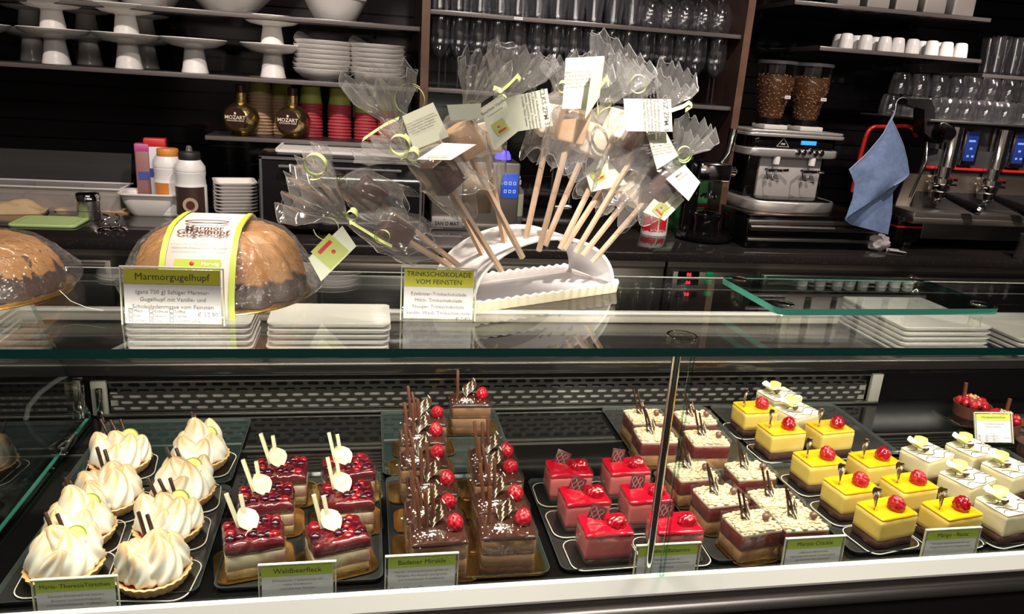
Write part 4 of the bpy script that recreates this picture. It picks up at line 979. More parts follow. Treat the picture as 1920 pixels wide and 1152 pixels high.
add_to(3, lambda t: ribbon_curl(t, atY(768, 187, Yk(3)-.04), .018, 1.2, .006, seed=7)); add_to(3, lambda t: ribbon_strip(t, [atY(x, y, Yk(3)-.04) for x, y in ((748, 222), (725, 232), (700, 248), (680, 262))], .006))
add_to(4, lambda t: gift_tag(t, [(838, 197), (902, 194), (902, 222), (845, 226)], (Yk(4)-.02,)*4, []))
add_to(5, lambda t: gift_tag(t, [(900, 204), (942, 176), (972, 246), (928, 282)], (Yk(5)-.065,)*2+(Yk(5)-.075,)*2, [], True, None, head=('Bourbon Vanille', 'Trinkschokolade')))
add_to(5, lambda t: gift_tag(t, [(1026, 166), (1037, 236), (968, 247), (943, 185)], (Yk(5)-.05,)*4, L1, False, 'CLKS ZPM 3.-'))
add_to(5, lambda t: ribbon_strip(t, [atY(x, y, Yk(5)-.07) for x, y in ((925, 165), (940, 170), (955, 158), (970, 142), (976, 150), (973, 162))], .008))
add_to(7, lambda t: gift_tag(t, [(1061, 109), (1133, 105), (1100, 204), (1054, 204)], (Yk(7)-.03,)*4, L1))
add_to(7, lambda t: gift_tag(t, [(1112, 124), (1134, 107), (1124, 182), (1098, 222)], (Yk(7)-.055, Yk(7)-.03, Yk(7)-.03, Yk(7)-.06), []))
add_to(8, lambda t: ribbon_strip(t, [atY(x, y, Yk(8)-.05) for x, y in ((1122, 215), (1120, 190), (1124, 165), (1138, 145), (1142, 158))], .010)); add_to(8, lambda t: ribbon_curl(t, atY(1143, 225, Yk(8)-.05), .015, 1.5, .005, seed=9))
add_to(8, lambda t: ribbon_curl(t, atY(1198, 158, Yk(8)-.03), .011, 1.2, .006, seed=10))
add_to(9, lambda t: gift_tag(t, [(1258, 186), (1261, 247), (1174, 246), (1169, 185)], (Yk(9)-.085,)*4, L1, False, 'OSZ ZPM 3.-'))
add_to(10, lambda t: gift_tag(t, [(1213, 252), (1248, 246), (1272, 292), (1232, 318)], (Yk(10)-.035,)*4, L1)); add_to(10, lambda t: ribbon_strip(t, [atY(x, y, Yk(10)-.02) for x, y in ((1240, 212), (1262, 206), (1280, 200), (1292, 192), (1298, 198), (1285, 207))], .007))
add_to(11, lambda t: gift_tag(t, [(1096, 318), (1132, 290), (1176, 345), (1108, 360)], (Yk(11)-.04,)*4, [], True))
add_to(13, lambda t: gift_tag(t, [(1249, 336), (1284, 309), (1313, 342), (1291, 377)], (Yk(13)-.035,)*4, [], False, None, head=('Milch', 'Trinkschokolade'))); add_to(13, lambda t: gift_tag(t, [(1252, 342), (1284, 375), (1246, 414), (1206, 398)], (Yk(13)-.012,)*4, [], True))
add_to(13, lambda t: ribbon_curl(t, atY(1284, 290, Yk(13)-.03), .010, 1.5, .006, seed=12))

# ------------------------------------------------------------- glass riser
z = ZT+.027; c = [V(p) for p in ((.4717, .9425, 0), (.4958, .795, 0), (.8116, .8061, 0), (.8117, .9671, 0))]
ctr = sum(c, V())/4; t = thing('glass_riser', 'low green edged glass platform on four little clear feet', 'riser', (ctr.x, ctr.y, ZT), R(2))
mb = MB(); o = rrect(.325, .155, .016, 6); a = [mb.bm.verts.new((x, y, .022)) for x, y in o]; b = [mb.bm.verts.new((x, y, .030)) for x, y in o]
mb.bm.faces.new(a[::-1]); mb.bm.faces.new(b)
for k in range(len(o)): f = mb.bm.faces.new((a[k], a[(k+1) % len(o)], b[(k+1) % len(o)], b[k])); d_ = V(o[(k+1) % len(o)])-V(o[k]); f.material_index = 1 if (d_.x > abs(d_.y) or d_.y < -abs(d_.x)) else 2
mb.build('glass_plate', [PANE, EDGEL, EDGET], t, 30)
for sx_ in (-1, 1):
    for sy_ in (-1, 1):
        mb = MB(); mb.lathe([(0, 0), (.009, 0), (.0075, .003), (.0075, .020), (.010, .0218), (0, .0218)], 20, (sx_*.142, sy_*.058, 0)); f = mb.build('foot', ACRY, t)
        mb = MB(); mb.lathe([(.0, .0302), (.010, .0302), (.0105, .0315), (.009, .0325), (0, .0325)], 20, (sx_*.142, sy_*.058, 0)); mb.build('cap', CHROME, f)
# ------------------------------------------------------------- plates on the rear worktop
def plate_mesh(mb, w, d):
    o, i, k = rrect(w, d, .010, 4), rrect(w-.012, d-.012, .008, 4), rrect(w-.04, d-.04, .006, 4)
    mb.loft([[(x, y, 0) for x, y in k], [(x, y, .001) for x, y in i], [(x, y, .0075) for x, y in o], [(x, y, .0095) for x, y in o], [(x, y, .0085) for x, y in i], [(x, y, .004) for x, y in k]])
def plates(cx, cy, w, d, n, key, where, grp, pitch=.0108):
    for k in range(n):
        t = thing('white_plate', f'white plate, {ORD[n-1-k]} from the top of the stack {where}', 'plate', (cx+random.uniform(-.002, .002), cy+random.uniform(-.002, .002), 1.0302+k*pitch), 0, grp)
        part(key, lambda mb: plate_mesh(mb, w, d), 'dish', PORC, t)
        part(key+'foot', lambda mb: mb.loft([[(x, y, 0) for x, y in rrect(w-.07, d-.07, .006, 3)], [(x, y, .0004) for x, y in rrect(w-.07, d-.07, .006, 3)]]), 'foot', PORCW, t)
plates(-.288, 1.325, .200, .115, 6, 'plA', 'behind the wrapped ring cake', 'plates behind the ring cake')
plates(-.062, 1.325, .208, .115, 6, 'plB', 'behind the drinking chocolate card', 'plates behind the card')
plates(-.70, 1.36, .20, .115, 5, 'plA', 'at the left end of the worktop', 'plates at the left end')
plates(1.155, 1.365, .205, .215, 6, 'plC', 'behind the glass riser', 'plates behind the riser')
plates(1.43, 1.34, .22, .18, 4, 'plD', 'at the right end of the worktop', 'plates at the right end')
# ================================================================ crockery shelves
def lathe_part(key, prof, n, name, m, t, loc=(0, 0, 0), fn=None):
    return part(key, lambda mb: mb.lathe(prof, n, fn=fn), name, m, t, loc)
def cake_stand(x, y, z, label):
    t = thing('cake_stand', label, 'cake stand', (x, y, z), 0, 'white cake stands')
    lathe_part('cs_foot', [(0, 0), (.0455, 0), (.0455, .003), (.042, .015), (.0325, .078), (.034, .083), (0, .083)], 40, 'foot', PORC, t)
    lathe_part('cs_dish', [(0, .083), (.04, .083), (.075, .089), (.105, .104), (.1125, .114), (.1105, .116), (.10, .107), (.07, .096), (0, .0935)], 56, 'dish', PORC, t); return t
SX = lambda px, Y: atY(px, 130, Y).x
for px, Y, nm, n in ((108, 2.985, 'front', 2), (243, 2.985, 'front', 2), (366, 2.985, 'front', 1), (512, 3.0, 'front', 2), (66, 3.25, 'rear', 2), (170, 3.26, 'rear', 2), (276, 3.25, 'rear', 2), (-40, 2.985, 'front', 1)):
    where = {108: 'pair nearest the left end of the shelf', 243: 'middle front pair on the shelf', 366: 'single stand in the front row', 512: 'pair beside the bowl stacks', 66: 'rear pair at the left end', 169: 'rear pair between the two front pairs', 170: 'rear pair between the two front pairs', 276: 'rear pair half hidden by the middle front pair', -40: 'single one at the far left end of the shelf'}[px]
    for k in range(n):
        x = SX(px-(k*7 if n == 2 else 0), Y) if False else SX(px, Y)
        cake_stand(x, Y, ZP+.0003+k*.0945, f'white pedestal cake stand, {("lower of the ", "upper of the ")[k] if n == 2 else ""}{where}')
def bowl_fn(mb):
    n = 56; prof = [(0, 0), (.055, 0), (.058, .004), (.075, .010), (.098, .028), (.1055, .040), (.103, .041), (.094, .030), (.07, .013), (0, .007)]
    rings = []
    for k, (r, z) in enumerate(prof):
        ring = []
        for i in range(n):
            a = 2*math.pi*i/n; d = (a-R(140)+math.pi) % (2*math.pi)-math.pi; up = math.exp(-(d/.42)**2)*max(0, (z-.012)/.029)
            ring.append((r*math.cos(a)*(1+.12*up), r*math.sin(a)*(1+.12*up), z+.030*up))
        rings.append(ring)
    mb.loft(rings, True, True)
for s, px in enumerate((606, 708)):
    for k in range(7):
        t = thing('white_bowl', f'white lipped bowl, {ORD[6-k]} from the top of the stack {("beside the cake stands", "nearer the wooden upright")[s]}', 'bowl', (SX(px, 2.99)+random.uniform(-.003, .003), 2.995, ZP+.0003+k*.0165), random.uniform(-.05, .05), 'lipped bowls')
        part('bowl', bowl_fn, 'bowl_body', PORC, t); lathe_part('bfoot', [(.050, 0), (.054, 0), (.054, .002), (.050, .002)], 40, 'foot_ring', PORCW, t)
def big_bowl(px, Y, rf, rt, h, label, z=ZB+.0003):
    t = thing('white_bowl', label, 'bowl', (atY(px, 20, Y).x, Y, z), 0, 'big bowls on the upper shelf')
    mb = MB(); mb.lathe([(0, 0), (rf, 0), (rf+.004, .004), (rf+(rt-rf)*.55, h*.5), (rt, h), (rt-.004, h+.001), (rf+(rt-rf)*.5, h*.5+.006), (rf*.9, .008), (0, .007)], 56); mb.build('bowl_body', PORC, t)
    mb = MB(); mb.lathe([(rt-.005, h), (rt+.001, h-.003), (rt+.002, h), (rt-.002, h+.003)], 56); mb.build('rim', PORCW, t); return t
big_bowl(432, 2.985, .082, .20, .13, 'large wide white bowl on the upper shelf')
big_bowl(280, 3.02, .078, .15, .12, 'white bowl on the upper shelf left of the large one')
big_bowl(190, 3.0, .05, .10, .11, 'small white bowl at the left part of the upper shelf')
big_bowl(628, 2.985, .070, .112, .075, 'lower of two nested white bowls beside the wooden upright'); big_bowl(622, 2.985, .070, .112, .075, 'upper of two nested white bowls beside the wooden upright', ZB+.045)
t = thing('card_holder', 'small clear card holder standing on the cake stand shelf', 'holder', (SX(435, 2.96), 2.96, ZP), .2)
mb = MB(); mb.box((0, 0, .035), (.07, .002, .07), rot=M4.Rotation(R(-14), 4, 'X')); mb.build('clear_plate', ACRY, t); mb = MB(); mb.box((0, -.01, .001), (.07, .05, .002)); mb.build('clear_foot', ACRY, t)
# ------------------------------------------------------------- gold bottles and paper cups
GB = mat('gold_foil', (.50, .38, .17), .3, 1, bump=(38, .7, .006))
for px, lab in ((453, 'round gold foil bottle with dark round label, further from the upright'), (549, 'round gold foil bottle with dark round label, in front of the red cups')):
    p = atY(px, 250, 2.95); t = thing('gold_bottle', lab, 'bottle', (p.x, 2.962, ZM+.0002), 0, 'gold liqueur bottles')
    prof = [(0, 0), (.036, 0), (.042, .004)]+[(.0635*math.cos(a), .058+.0585*math.sin(a)) for a in [R(-60+q*11) for q in range(13)]]+[(.0195, .117), (.0185, .126)]
    lathe_part('mz', prof, 48, 'bottle_body', GB, t); lathe_part('mzn', [(.0185, .125), (.0185, .143), (.0195, .144), (.0195, .150), (0, .150)], 28, 'gold_collar', mat('gold_plain', (.75, .55, .22), .25, 1), t)
    lathe_part('mzc', [(0, .150), (.018, .150), (.018, .176), (.016, .178), (0, .178)], 28, 'cap', CHOC, t)
    T = M4.Translation((-.012, -.0598, .064)) @ M4.Rotation(R(90), 4, 'X') @ M4.Rotation(R(-12), 4, 'Y')
    mb = MB(); mb.M = T; mb.lathe([(0, 0), (.036, 0), (.036, .0012), (0, .0022)], 40); lb = mb.build('round_label', mat('label_brown', (.035, .014, .012), .35), t)
    mb = MB(); mb.M = T; mb.lathe([(.0365, 0), (.039, 0), (.039, .002), (.0365, .002)], 40); mb.build('label_ring', mat('gold_plain'), lb)
    mb = MB(); mb.M = T; mb.text('MOZART', .0180, M4.Translation((0, -.004, .0026)), bold=.0003); mb.text('CHOCOLATE CREAM', .0066, M4.Translation((0, -.0115, .0026)), bold=.0001); mb.ball((0, .0155, .002), .0042, 2, (1, 1.2, .4)); mb.build('label_lettering', mat('cream_print', (.8, .72, .55), .5), lb, 0)
CUPG = mat('cup_olive', (.30, .31, .06), .55); CUPR = mat('cup_red', (.42, .045, .06), .5); CUPT = mat('cup_tan', (.40, .25, .15), .55)
for s, (px, Y, m, n, tp, nm) in enumerate(((489, 3.05, CUPT, 13, .19, 'tan rimmed stack between the gold bottles'), (530, 3.08, CUPT, 12, .17, 'tan rimmed stack behind the second gold bottle'), (583, 3.04, CUPR, 11, .17, 'red stack beside the second gold bottle'), (637, 3.04, CUPR, 11, .17, 'red stack in the middle of the shelf'), (686, 3.04, CUPR, 9, .17, 'red stack behind the clear bag'), (726, 3.05, CUPR, 10, .17, 'red stack nearest the upright'))):
    p = atY(px, 240, Y)
    for k in range(n):
        t = thing('paper_cup', f'upturned paper cup, {ORD[n-1-k]} from the top, {nm}', 'cup', (p.x+random.uniform(-.001, .001), Y, ZM+.0002+k*.0118), 0, f'paper cups, {nm}')
        if k == n-1: lathe_part('cupb', [(.0425, .004), (.0345, .066), (.033, .067), (.031, .064), (0, .064)], 28, 'cup_body', CUPG, t)
        else: lathe_part('cupb2'+m.name, [(.0425, .004), (.0412, .0145), (.040, .0145)], 28, 'cup_body', m, t)
        lathe_part('cupr'+m.name, [(.043, 0), (.0452, .002), (.0452, .0042), (.0425, .006)], 28, 'rim_band', m, t)
# ------------------------------------------------------------- drinking glasses
def glass(kind, x, y, z, label, grp, flip=False):
    t = thing('drinking_glass' if kind in ('tumbler', 'highball') else 'stemmed_glass', label, 'glass', (x, y, z), 0, grp)
    if kind == 'highball': lathe_part('hb', [(0, 0), (.026, 0), (.027, .004), (.0385, .155), (.0375, .155), (.0255, .010), (0, .008)], 22, 'glass_body', DRINK, t); lathe_part('hbr', [(.0375, .1548), (.0387, .1548), (.0382, .1562)], 22, 'rim', ACRY, t)
    elif kind == 'tumbler': lathe_part('tb', [(.040, 0), (.0405, .004), (.041, .03), (.034, .075), (.028, .083), (0, .085), (0, .078), (.026, .075), (.0385, .03), (.0385, 0)], 22, 'glass_body', DRINK, t); lathe_part('tbr', [(.0385, 0), (.0405, 0), (.040, .0018)], 22, 'rim', ACRY, t)
    elif kind == 'flute':
        lathe_part('fl', [(.004, .100), (.012, .108), (.027, .130), (.0345, .165), (.034, .21), (.029, .262), (.0282, .262), (.033, .21), (.0332, .165), (.025, .132), (.008, .112), (0, .110)], 22, 'glass_bowl', DRINK, t)
        lathe_part('fls', [(.0048, .101), (.0036, .08), (.0032, .03), (.0048, .008), (.03, .002), (.031, 0), (0, 0)], 18, 'stem_and_foot', DRINK, t)
    elif kind == 'goblet':                                              # upturned wine glass
        lathe_part('gb', [(.034, 0), (.0348, 0), (.043, .04), (.042, .075), (.030, .102), (.008, .114), (.004, .118), (.028, .100), (.0405, .073), (.0418, .04)], 22, 'glass_bowl', DRINK, t)
        lathe_part('gbs', [(.0042, .116), (.0034, .13), (.0034, .165), (.006, .175), (.034, .181), (.035, .183), (0, .184)], 18, 'stem_and_foot', DRINK, t)
    return t
x0, x1 = .255, 1.375
N = 16
for r, Y in enumerate((2.93, 3.05, 3.17)):
    for k in range(N):
        x = x0+(x1-x0)*(k+.5*(r % 2))/(N-.5)
        if x > x1: continue
        kind = 'highball' if k < 11 else 'goblet'
        glass(kind, x+random.uniform(-.004, .004), Y+random.uniform(-.004, .004), ZG1+.0003, f'{("clear tapered tumbler", "upturned wine glass")[kind == "goblet"]}, {ORD[k]} from the crockery side, {("front", "middle", "rear")[r]} row of the upper glass shelf', 'glasses on the upper glass shelf')
        if r < 2: glass('flute', x+random.uniform(-.006, .006), Y+random.uniform(-.006, .006), ZG2+.0003, f'clear stemmed glass, {ORD[k]} from the crockery side, {("front", "rear")[r]} row of the lower glass shelf', 'glasses on the lower glass shelf')
t = thing('shelf_tag', 'tiny white label on the edge of the upper glass shelf', 'label', (atY(972, 34, 2.866).x, 2.8655, ZG1-.014), 0)
mb = MB(); mb.box((0, 0, .006), (.032, .0008, .010)); mb.build('paper', PAPER, t); mb = MB(); mb.text('Longdrink', .006, M4.Translation((0, -.0006, .004)) @ M4.Rotation(R(90), 4, 'X')); mb.build('lettering', INKG, t, 0)
# ------------------------------------------------------------- right wall: canisters, espresso cups
for k, (a, b) in enumerate(((1570, 1623), (1627, 1678), (1681, 1733), (1735, 1790), (1791, 1842))):
    pa, pb = atY(a, 10, 2.93), atY(b, 10, 2.93); w_ = pb.x-pa.x-.006
    t = thing('grey_canister', f'square grey canister, {ORD[k]} from the wooden upright on the high shelf', 'canister', ((pa.x+pb.x)/2, 2.93+w_/2+.01, ZK+.0003), 0, 'grey canisters')
    part('can', lambda mb: mb.prism(rrect(.100, .100, .008, 3), 0, .13, .002), 'body', mat('canister_grey', (.36, .33, .31), .35), t); part('canl', lambda mb: mb.prism(rrect(.103, .103, .009, 3), .13, .15, .003), 'lid', mat('lid_grey', (.5, .48, .46), .4), t)
for k, (px, row) in enumerate(((1573, 1), (1585, 0), (1604, 1), (1622, 0), (1640, 1), (1658, 0), (1683, 0), (1711, 0), (1728, 1), (1748, 0), (1762, 1), (1776, 0), (1803, 0))):
    Y = 2.955 if row == 0 else 3.02; p = atY(px, 85, Y)
    t = thing('espresso_cup', f'upturned white espresso cup, {ORD[k]} from the grinder side on the short shelf', 'cup', (p.x, Y, ZC+.0003), random.uniform(0, 6), 'white espresso cups')
    lathe_part('ec', [(.0285, 0), (.0295, .001), (.0275, .03), (.023, .054), (.0205, .057), (0, .057), (0, .052), (.02, .05), (.0255, .03), (.027, 0)], 28, 'cup_body', PORCW, t); lathe_part('ecf', [(.015, .0565), (.0175, .0565), (.017, .059), (.0155, .059)], 24, 'foot_ring', PORCW, t)
for k in range(9):
    glass('highball', 2.66+.085*(k % 5)+(.04 if k > 4 else 0), 3.0 if k < 5 else 3.1, ZR+.0003, f'dim tall glass, {ORD[k % 5]} from the cup shelf, {("front", "rear")[k//5]} row above the espresso machine', 'dim glasses above the machine')
# ================================================================ on the counter, from the left
ZN = .9503
PLA = clear('cloudy_plastic', (.95, .93, .92), .05, .4, .2, .35)
t = thing('divided_tray', 'cloudy plastic ingredient box with five compartments at the left', 'box', (-1.29, 3.02, ZN), 0)
mb = MB(); w_, d_, h_ = .82, .14, .085
for s in (-1, 1):
    mb.box((0, s*d_/2, h_/2), (w_, .003, h_)); mb.box((s*w_/2, 0, h_/2), (.003, d_, h_))
mb.box((0, 0, .0015), (w_, d_, .003)); mb.build('box_body', PLA, t)
for k in range(4): mb = MB(); mb.box((-w_/2+w_*(k+1)/5, 0, h_/2), (.003, d_-.004, h_-.004)); mb.build('divider', PLA, t)
mb = MB()
for s in (-1, 1): mb.box((0, s*(d_/2+.004), h_), (w_+.02, .010, .005), 0, .001); mb.box((s*(w_/2+.004), 0, h_), (.010, d_+.01, .005), 0, .001)
mb.build('rim', mat('white_plastic', (.78, .76, .75), .35), t)
for k in range(5): mb = MB(); mb.box((-w_/2+w_*(k+.5)/5, 0, .03), (w_/5-.012, d_-.012, .05), 0, .01); mb.build('filling', mat('fill%d' % (k % 3), ((.35, .2, .12), (.5, .4, .3), (.28, .2, .17))[k % 3], .8, bump=(60, .8, .01)), t)
mb = MB(); mb.box((.0, .10, .135), (w_, .003, .12), rot=M4.Rotation(R(-18), 4, 'X')); mb.build('open_lid', clear('lid_clear', (.9, .9, .9), .06, .5, .05, .05), t)
def paper_bag(px, py, w_, d_, rz, label, h=.05):
    p = atZ(px, py, ZN); t = thing('pastry_bag', label, 'bag', (p.x, p.y, ZN), rz, 'brown pastry bags')
    mb = MB(); n = 10; m = mat('kraft_paper', (.62, .44, .24), .65, bump=(35, .5, .004))
    def f(u, v):
        a = (1-abs(2*u-1)**3)*(1-abs(2*v-1)**3); return ((u-.5)*w_, (v-.5)*d_, .003+h*a*(.6+.4*noise.noise(V((u*4, v*4, px))))+.0)
    mb.sheet(f, 16, 12, .0); mb.loft([[(x, y, 0) for x, y in rrect(w_, d_, .01, 2)], [(x, y, .003) for x, y in rrect(w_, d_, .01, 2)]]); mb.build('bag_body', m, t, 60)
    mb = MB(); mb.box((w_*.46, 0, .006), (w_*.10, d_*.98, .0025), rot=M4.Rotation(R(-8), 4, 'Y')); mb.build('folded_end', m, t)
paper_bag(20, 398, .22, .10, .2, 'brown filled pastry bag at the left end of the counter', .06); paper_bag(150, 392, .16, .08, .3, 'brown pastry bag behind the steel shaker', .035); paper_bag(222, 396, .12, .08, -.2, 'flat brown pastry bag before the white dish', .012)
pts = [atZ(*q, ZN) for q in ((20, 430), (130, 432), (166, 410), (60, 405))]
t = thing('cutting_board', 'light green plastic cutting board on the counter front', 'cutting board', sum(pts, V())/4, 0); c_ = sum(pts, V())/4
GRB = mat('board_green', (.55, .72, .30), .4); mb = MB(); mb.prism(rrect(.205, .155, .018, 5), 0, .010, .003); mb.build('board_body', GRB, t)
mb = MB(); a, b = rrect(.17, .12, .012, 4), rrect(.165, .115, .011, 4); mb.loft([[(x, y, .0101) for x, y in a], [(x, y, .0108) for x, y in a], [(x, y, .0108) for x, y in b], [(x, y, .0101) for x, y in b]], False, False); mb.build('juice_groove', mat('groove_green', (.42, .58, .2), .4), t)
p = atZ(172, 409, ZN); t = thing('steel_shaker', 'steel cocoa shaker with mesh lid beside the green board', 'shaker', (p.x, p.y-.02, ZN), 0)
mb = MB(); mb.lathe([(0, 0), (.034, 0), (.036, .003), (.036, .066), (0, .066)], 32); mb.build('body', STEEL, t); mb = MB(); mb.lathe([(.036, .066), (.039, .066), (.039, .084), (.036, .090), (.03, .092), (0, .093)], 32); mb.build('lid', CHROME, t); mb = MB(); mb.lathe([(.0365, .03), (.0375, .031), (.0365, .032)], 32); mb.build('ridge', CHROME, t)
for k, px in enumerate((200, 222)):
    p = atZ(px, 432, ZN); t = thing('steel_bell', ('steel bell clip closer to the green board', 'steel bell clip closer to the white dish')[k], 'clip', (p.x, p.y, ZN), k*.8, 'steel clips')
    mb = MB(); mb.lathe([(0, 0), (.028, 0), (.029, .003), (.02, .010), (0, .012)], 28); mb.build('base', CHROME, t); mb = MB(); mb.tube([(.012*math.cos(a*.8), .006*math.sin(a), .012+.004*a) for a in [q*.7 for q in range(16)]], .003, 8); mb.build('wire_coil', CHROME, t)
p = atZ(283, 404, ZN); t = thing('white_dish', 'deep white porcelain dish beside the squeeze bottles', 'dish', (p.x, p.y+.02, ZN), .0)
mb = MB(); o = [(x, y) for x, y in rrect(1, 1, .22, 5)]
mb.loft([[(x*.12, y*.07, 0) for x, y in o], [(x*.135, y*.08, .008) for x, y in o], [(x*.175, y*.105, .05) for x, y in o], [(x*.185, y*.11, .075) for x, y in o], [(x*.205, y*.13, .078) for x, y in o], [(x*.205, y*.13, .083) for x, y in o], [(x*.178, y*.10, .080) for x, y in o], [(x*.12, y*.07, .012) for x, y in o]]); mb.build('dish_body', PORC, t)
mb = MB(); mb.loft([[(x*.206, y*.131, .0775) for x, y in o], [(x*.208, y*.133, .081) for x, y in o], [(x*.206, y*.131, .0845) for x, y in o]], False, False); mb.build('rim', PORCW, t)
WPL = mat('white_bottle', (.80, .79, .78), .35)
def squeeze(px, py, capm, labm, lab, Y=None):
    p = atZ(px, py, ZN); t = thing('sauce_bottle', lab, 'bottle', (p.x, p.y, ZN), 0, 'sauce bottles'); s = .98
    mb = MB(); mb.lathe([(0, 0), (.050, 0), (.053, .004), (.053, .012), (.050, .014), (.053, .016), (.053, .125), (.051, .128), (.051, .135), (.049, .15), (.0515, .165), (.0515, .172), (.0495, .174), (.0515, .176), (.051, .19), (.036, .214), (0, .214)], 40); mb.build('bottle_body', WPL, t)
    mb = MB(); mb.lathe([(.036, .213), (.037, .215), (.037, .236), (.034, .240), (0, .241)], 32); mb.build('cap', capm, t)
    mb = MB(); n = 26; A = [R(-155+q*130/n) for q in range(n+1)]; mb.loft([[(.0536*math.cos(a), .0536*math.sin(a), .022) for a in A], [(.0536*math.cos(a), .0536*math.sin(a), .122) for a in A]], False, False, closed=False); mb.build('label', labm, t)
    return t
BRL = mat('label_dark_brown', (.05, .028, .022), .4); ORL = mat('label_orange', (.62, .22, .04), .45); ORC = mat('cap_orange', (.68, .26, .06), .4)
t = squeeze(322, 402, ORC, WPL, 'white sauce bottle with orange cap and orange label patch')
mb = MB(); n = 12; A = [R(-140+q*60/n) for q in range(n+1)]; mb.loft([[(.0540*math.cos(a), .0540*math.sin(a), .075) for a in A], [(.0540*math.cos(a), .0540*math.sin(a), .122) for a in A]], False, False, closed=False); mb.build('orange_patch', ORL, t)
t = squeeze(362, 411, BLACKM, BRL, 'white sauce bottle with black cap and dark brown label')
mb = MB(); mb.lathe([(0, .241), (.012, .242), (.010, .256), (.006, .262), (0, .262)], 20); mb.build('nozzle', clear('nozzle_clear', (.6, .6, .6), .1, .5, .1, .2), t)
mb = MB(); mb.M = M4.Translation((.006, -.0545, .06)) @ M4.Rotation(R(90), 4, 'X'); mb.lathe([(0, 0), (.026, 0), (.026, .001), (0, .001)], 32); mb.build('label_cup', mat('cup_beige', (.50, .36, .27), .5), t)
mb = MB(); mb.M = M4.Translation((.006, -.0560, .06)) @ M4.Rotation(R(90), 4, 'X'); mb.lathe([(0, 0), (.015, 0), (.015, .001), (0, .001)], 32); mb.build('label_coffee', CHOCB, t)
def carton(px, py, w_, d_, h_, m, top, lab, rx=0, key=None):
    p = atZ(px, py, ZN); t = thing('sauce_carton', lab, 'carton', (p.x, p.y, ZN), R(8)); mb = MB(); mb.prism(rrect(w_, d_, .006, 3), 0, h_, .003); mb.build('carton_body', m, t)
    mb = MB(); mb.prism(rrect(w_+.001, d_+.001, .006, 3), h_*.90, h_+.003, .002); mb.build('carton_top', top, t); mb = MB(); mb.box((0, -d_/2-.0006, h_*.55), (w_*.7, .001, h_*.12)); mb.build('print_band', mat('print_blue', (.06, .09, .35), .5), t); return t
carton(300, 396, .075, .05, .265, mat('carton_pale', (.70, .70, .74), .4), mat('red_print'), 'pale carton with red top behind the orange capped bottle'); carton(276, 396, .05, .05, .245, mat('carton_plum', (.30, .14, .14), .4), mat('print_pink', (.55, .10, .30), .4), 'slim dark carton with pink and blue top behind the white dish')
for k in range(9):
    p = atZ(440, 411, ZN); t = thing('square_bowl', f'small square white bowl, {ORD[8-k]} from the top of the stack beside the oven', 'bowl', (p.x+random.uniform(-.001, .001), p.y+.03, ZN+k*.0125), R(14), 'square white bowls')
    def sq(mb):
        o = rrect(1, 1, .12, 3); mb.loft([[(x*.085, y*.085, 0) for x, y in o], [(x*.09, y*.09, .004) for x, y in o], [(x*.125, y*.125, .031) for x, y in o], [(x*.148, y*.148, .034) for x, y in o], [(x*.150, y*.150, .038) for x, y in o], [(x*.128, y*.128, .036) for x, y in o], [(x*.09, y*.09, .006) for x, y in o]])
    part('sqb', sq, 'bowl_body', PORC, t); part('sqf', lambda mb: mb.prism(rrect(.08, .08, .01, 2), -.0002, .0004), 'foot', PORCW, t)
# oven
t = thing('black_oven', 'black glossy countertop oven below the paper cup shelf', 'oven', (-.085, 2.83, ZN), 0)
mb = MB(); mb.box2((-.27, -.18, .012), (.28, .19, .272), .006); mb.build('body', BLACK, t)
mb = MB(); mb.box2((-.262, -.192, .022), (.272, -.181, .262), .003); dr = mb.build('door', mat('oven_glass', (.012, .011, .012), .05, spec=.7), t)
for a, b in (((-.264, -.1945, .022), (-.256, -.191, .262)), ((.266, -.1945, .022), (.274, -.191, .262)), ((-.264, -.1945, .255), (.274, -.191, .264))): mb = MB(); mb.box2(a, b); mb.build('door_trim', mat('trim_dark', (.10, .10, .105), .3), dr)
mb = MB(); mb.tube([(-.2, -.215, .235), (.2, -.215, .235)], .006, 10); [mb.tube([(s*.19, -.192, .235), (s*.19, -.215, .235)], .005, 8) for s in (-1, 1)]; mb.build('handle', mat('trim_dark'), dr)
for a in (-.24, .25):
    for b in (-.15, .16): mb = MB(); mb.lathe([(0, 0), (.015, 0), (.015, .012), (0, .012)], 16, (a, b, 0)); mb.build('foot', BLACKM, t)
t = thing('white_tray', 'thin white tray lying on top of the black oven', 'tray', (-.07, 2.80, ZN+.2725), 0)
mb = MB(); mb.prism(rrect(.46, .26, .012, 4), 0, .006, .002); mb.build('tray_body', PORCW, t); mb = MB(); a, b = rrect(.465, .265, .013, 4), rrect(.45, .25, .01, 4); mb.loft([[(x, y, .004) for x, y in a], [(x, y, .013) for x, y in a], [(x, y, .013) for x, y in b], [(x, y, .004) for x, y in b]], False, False); mb.build('rim', PORCW, t)
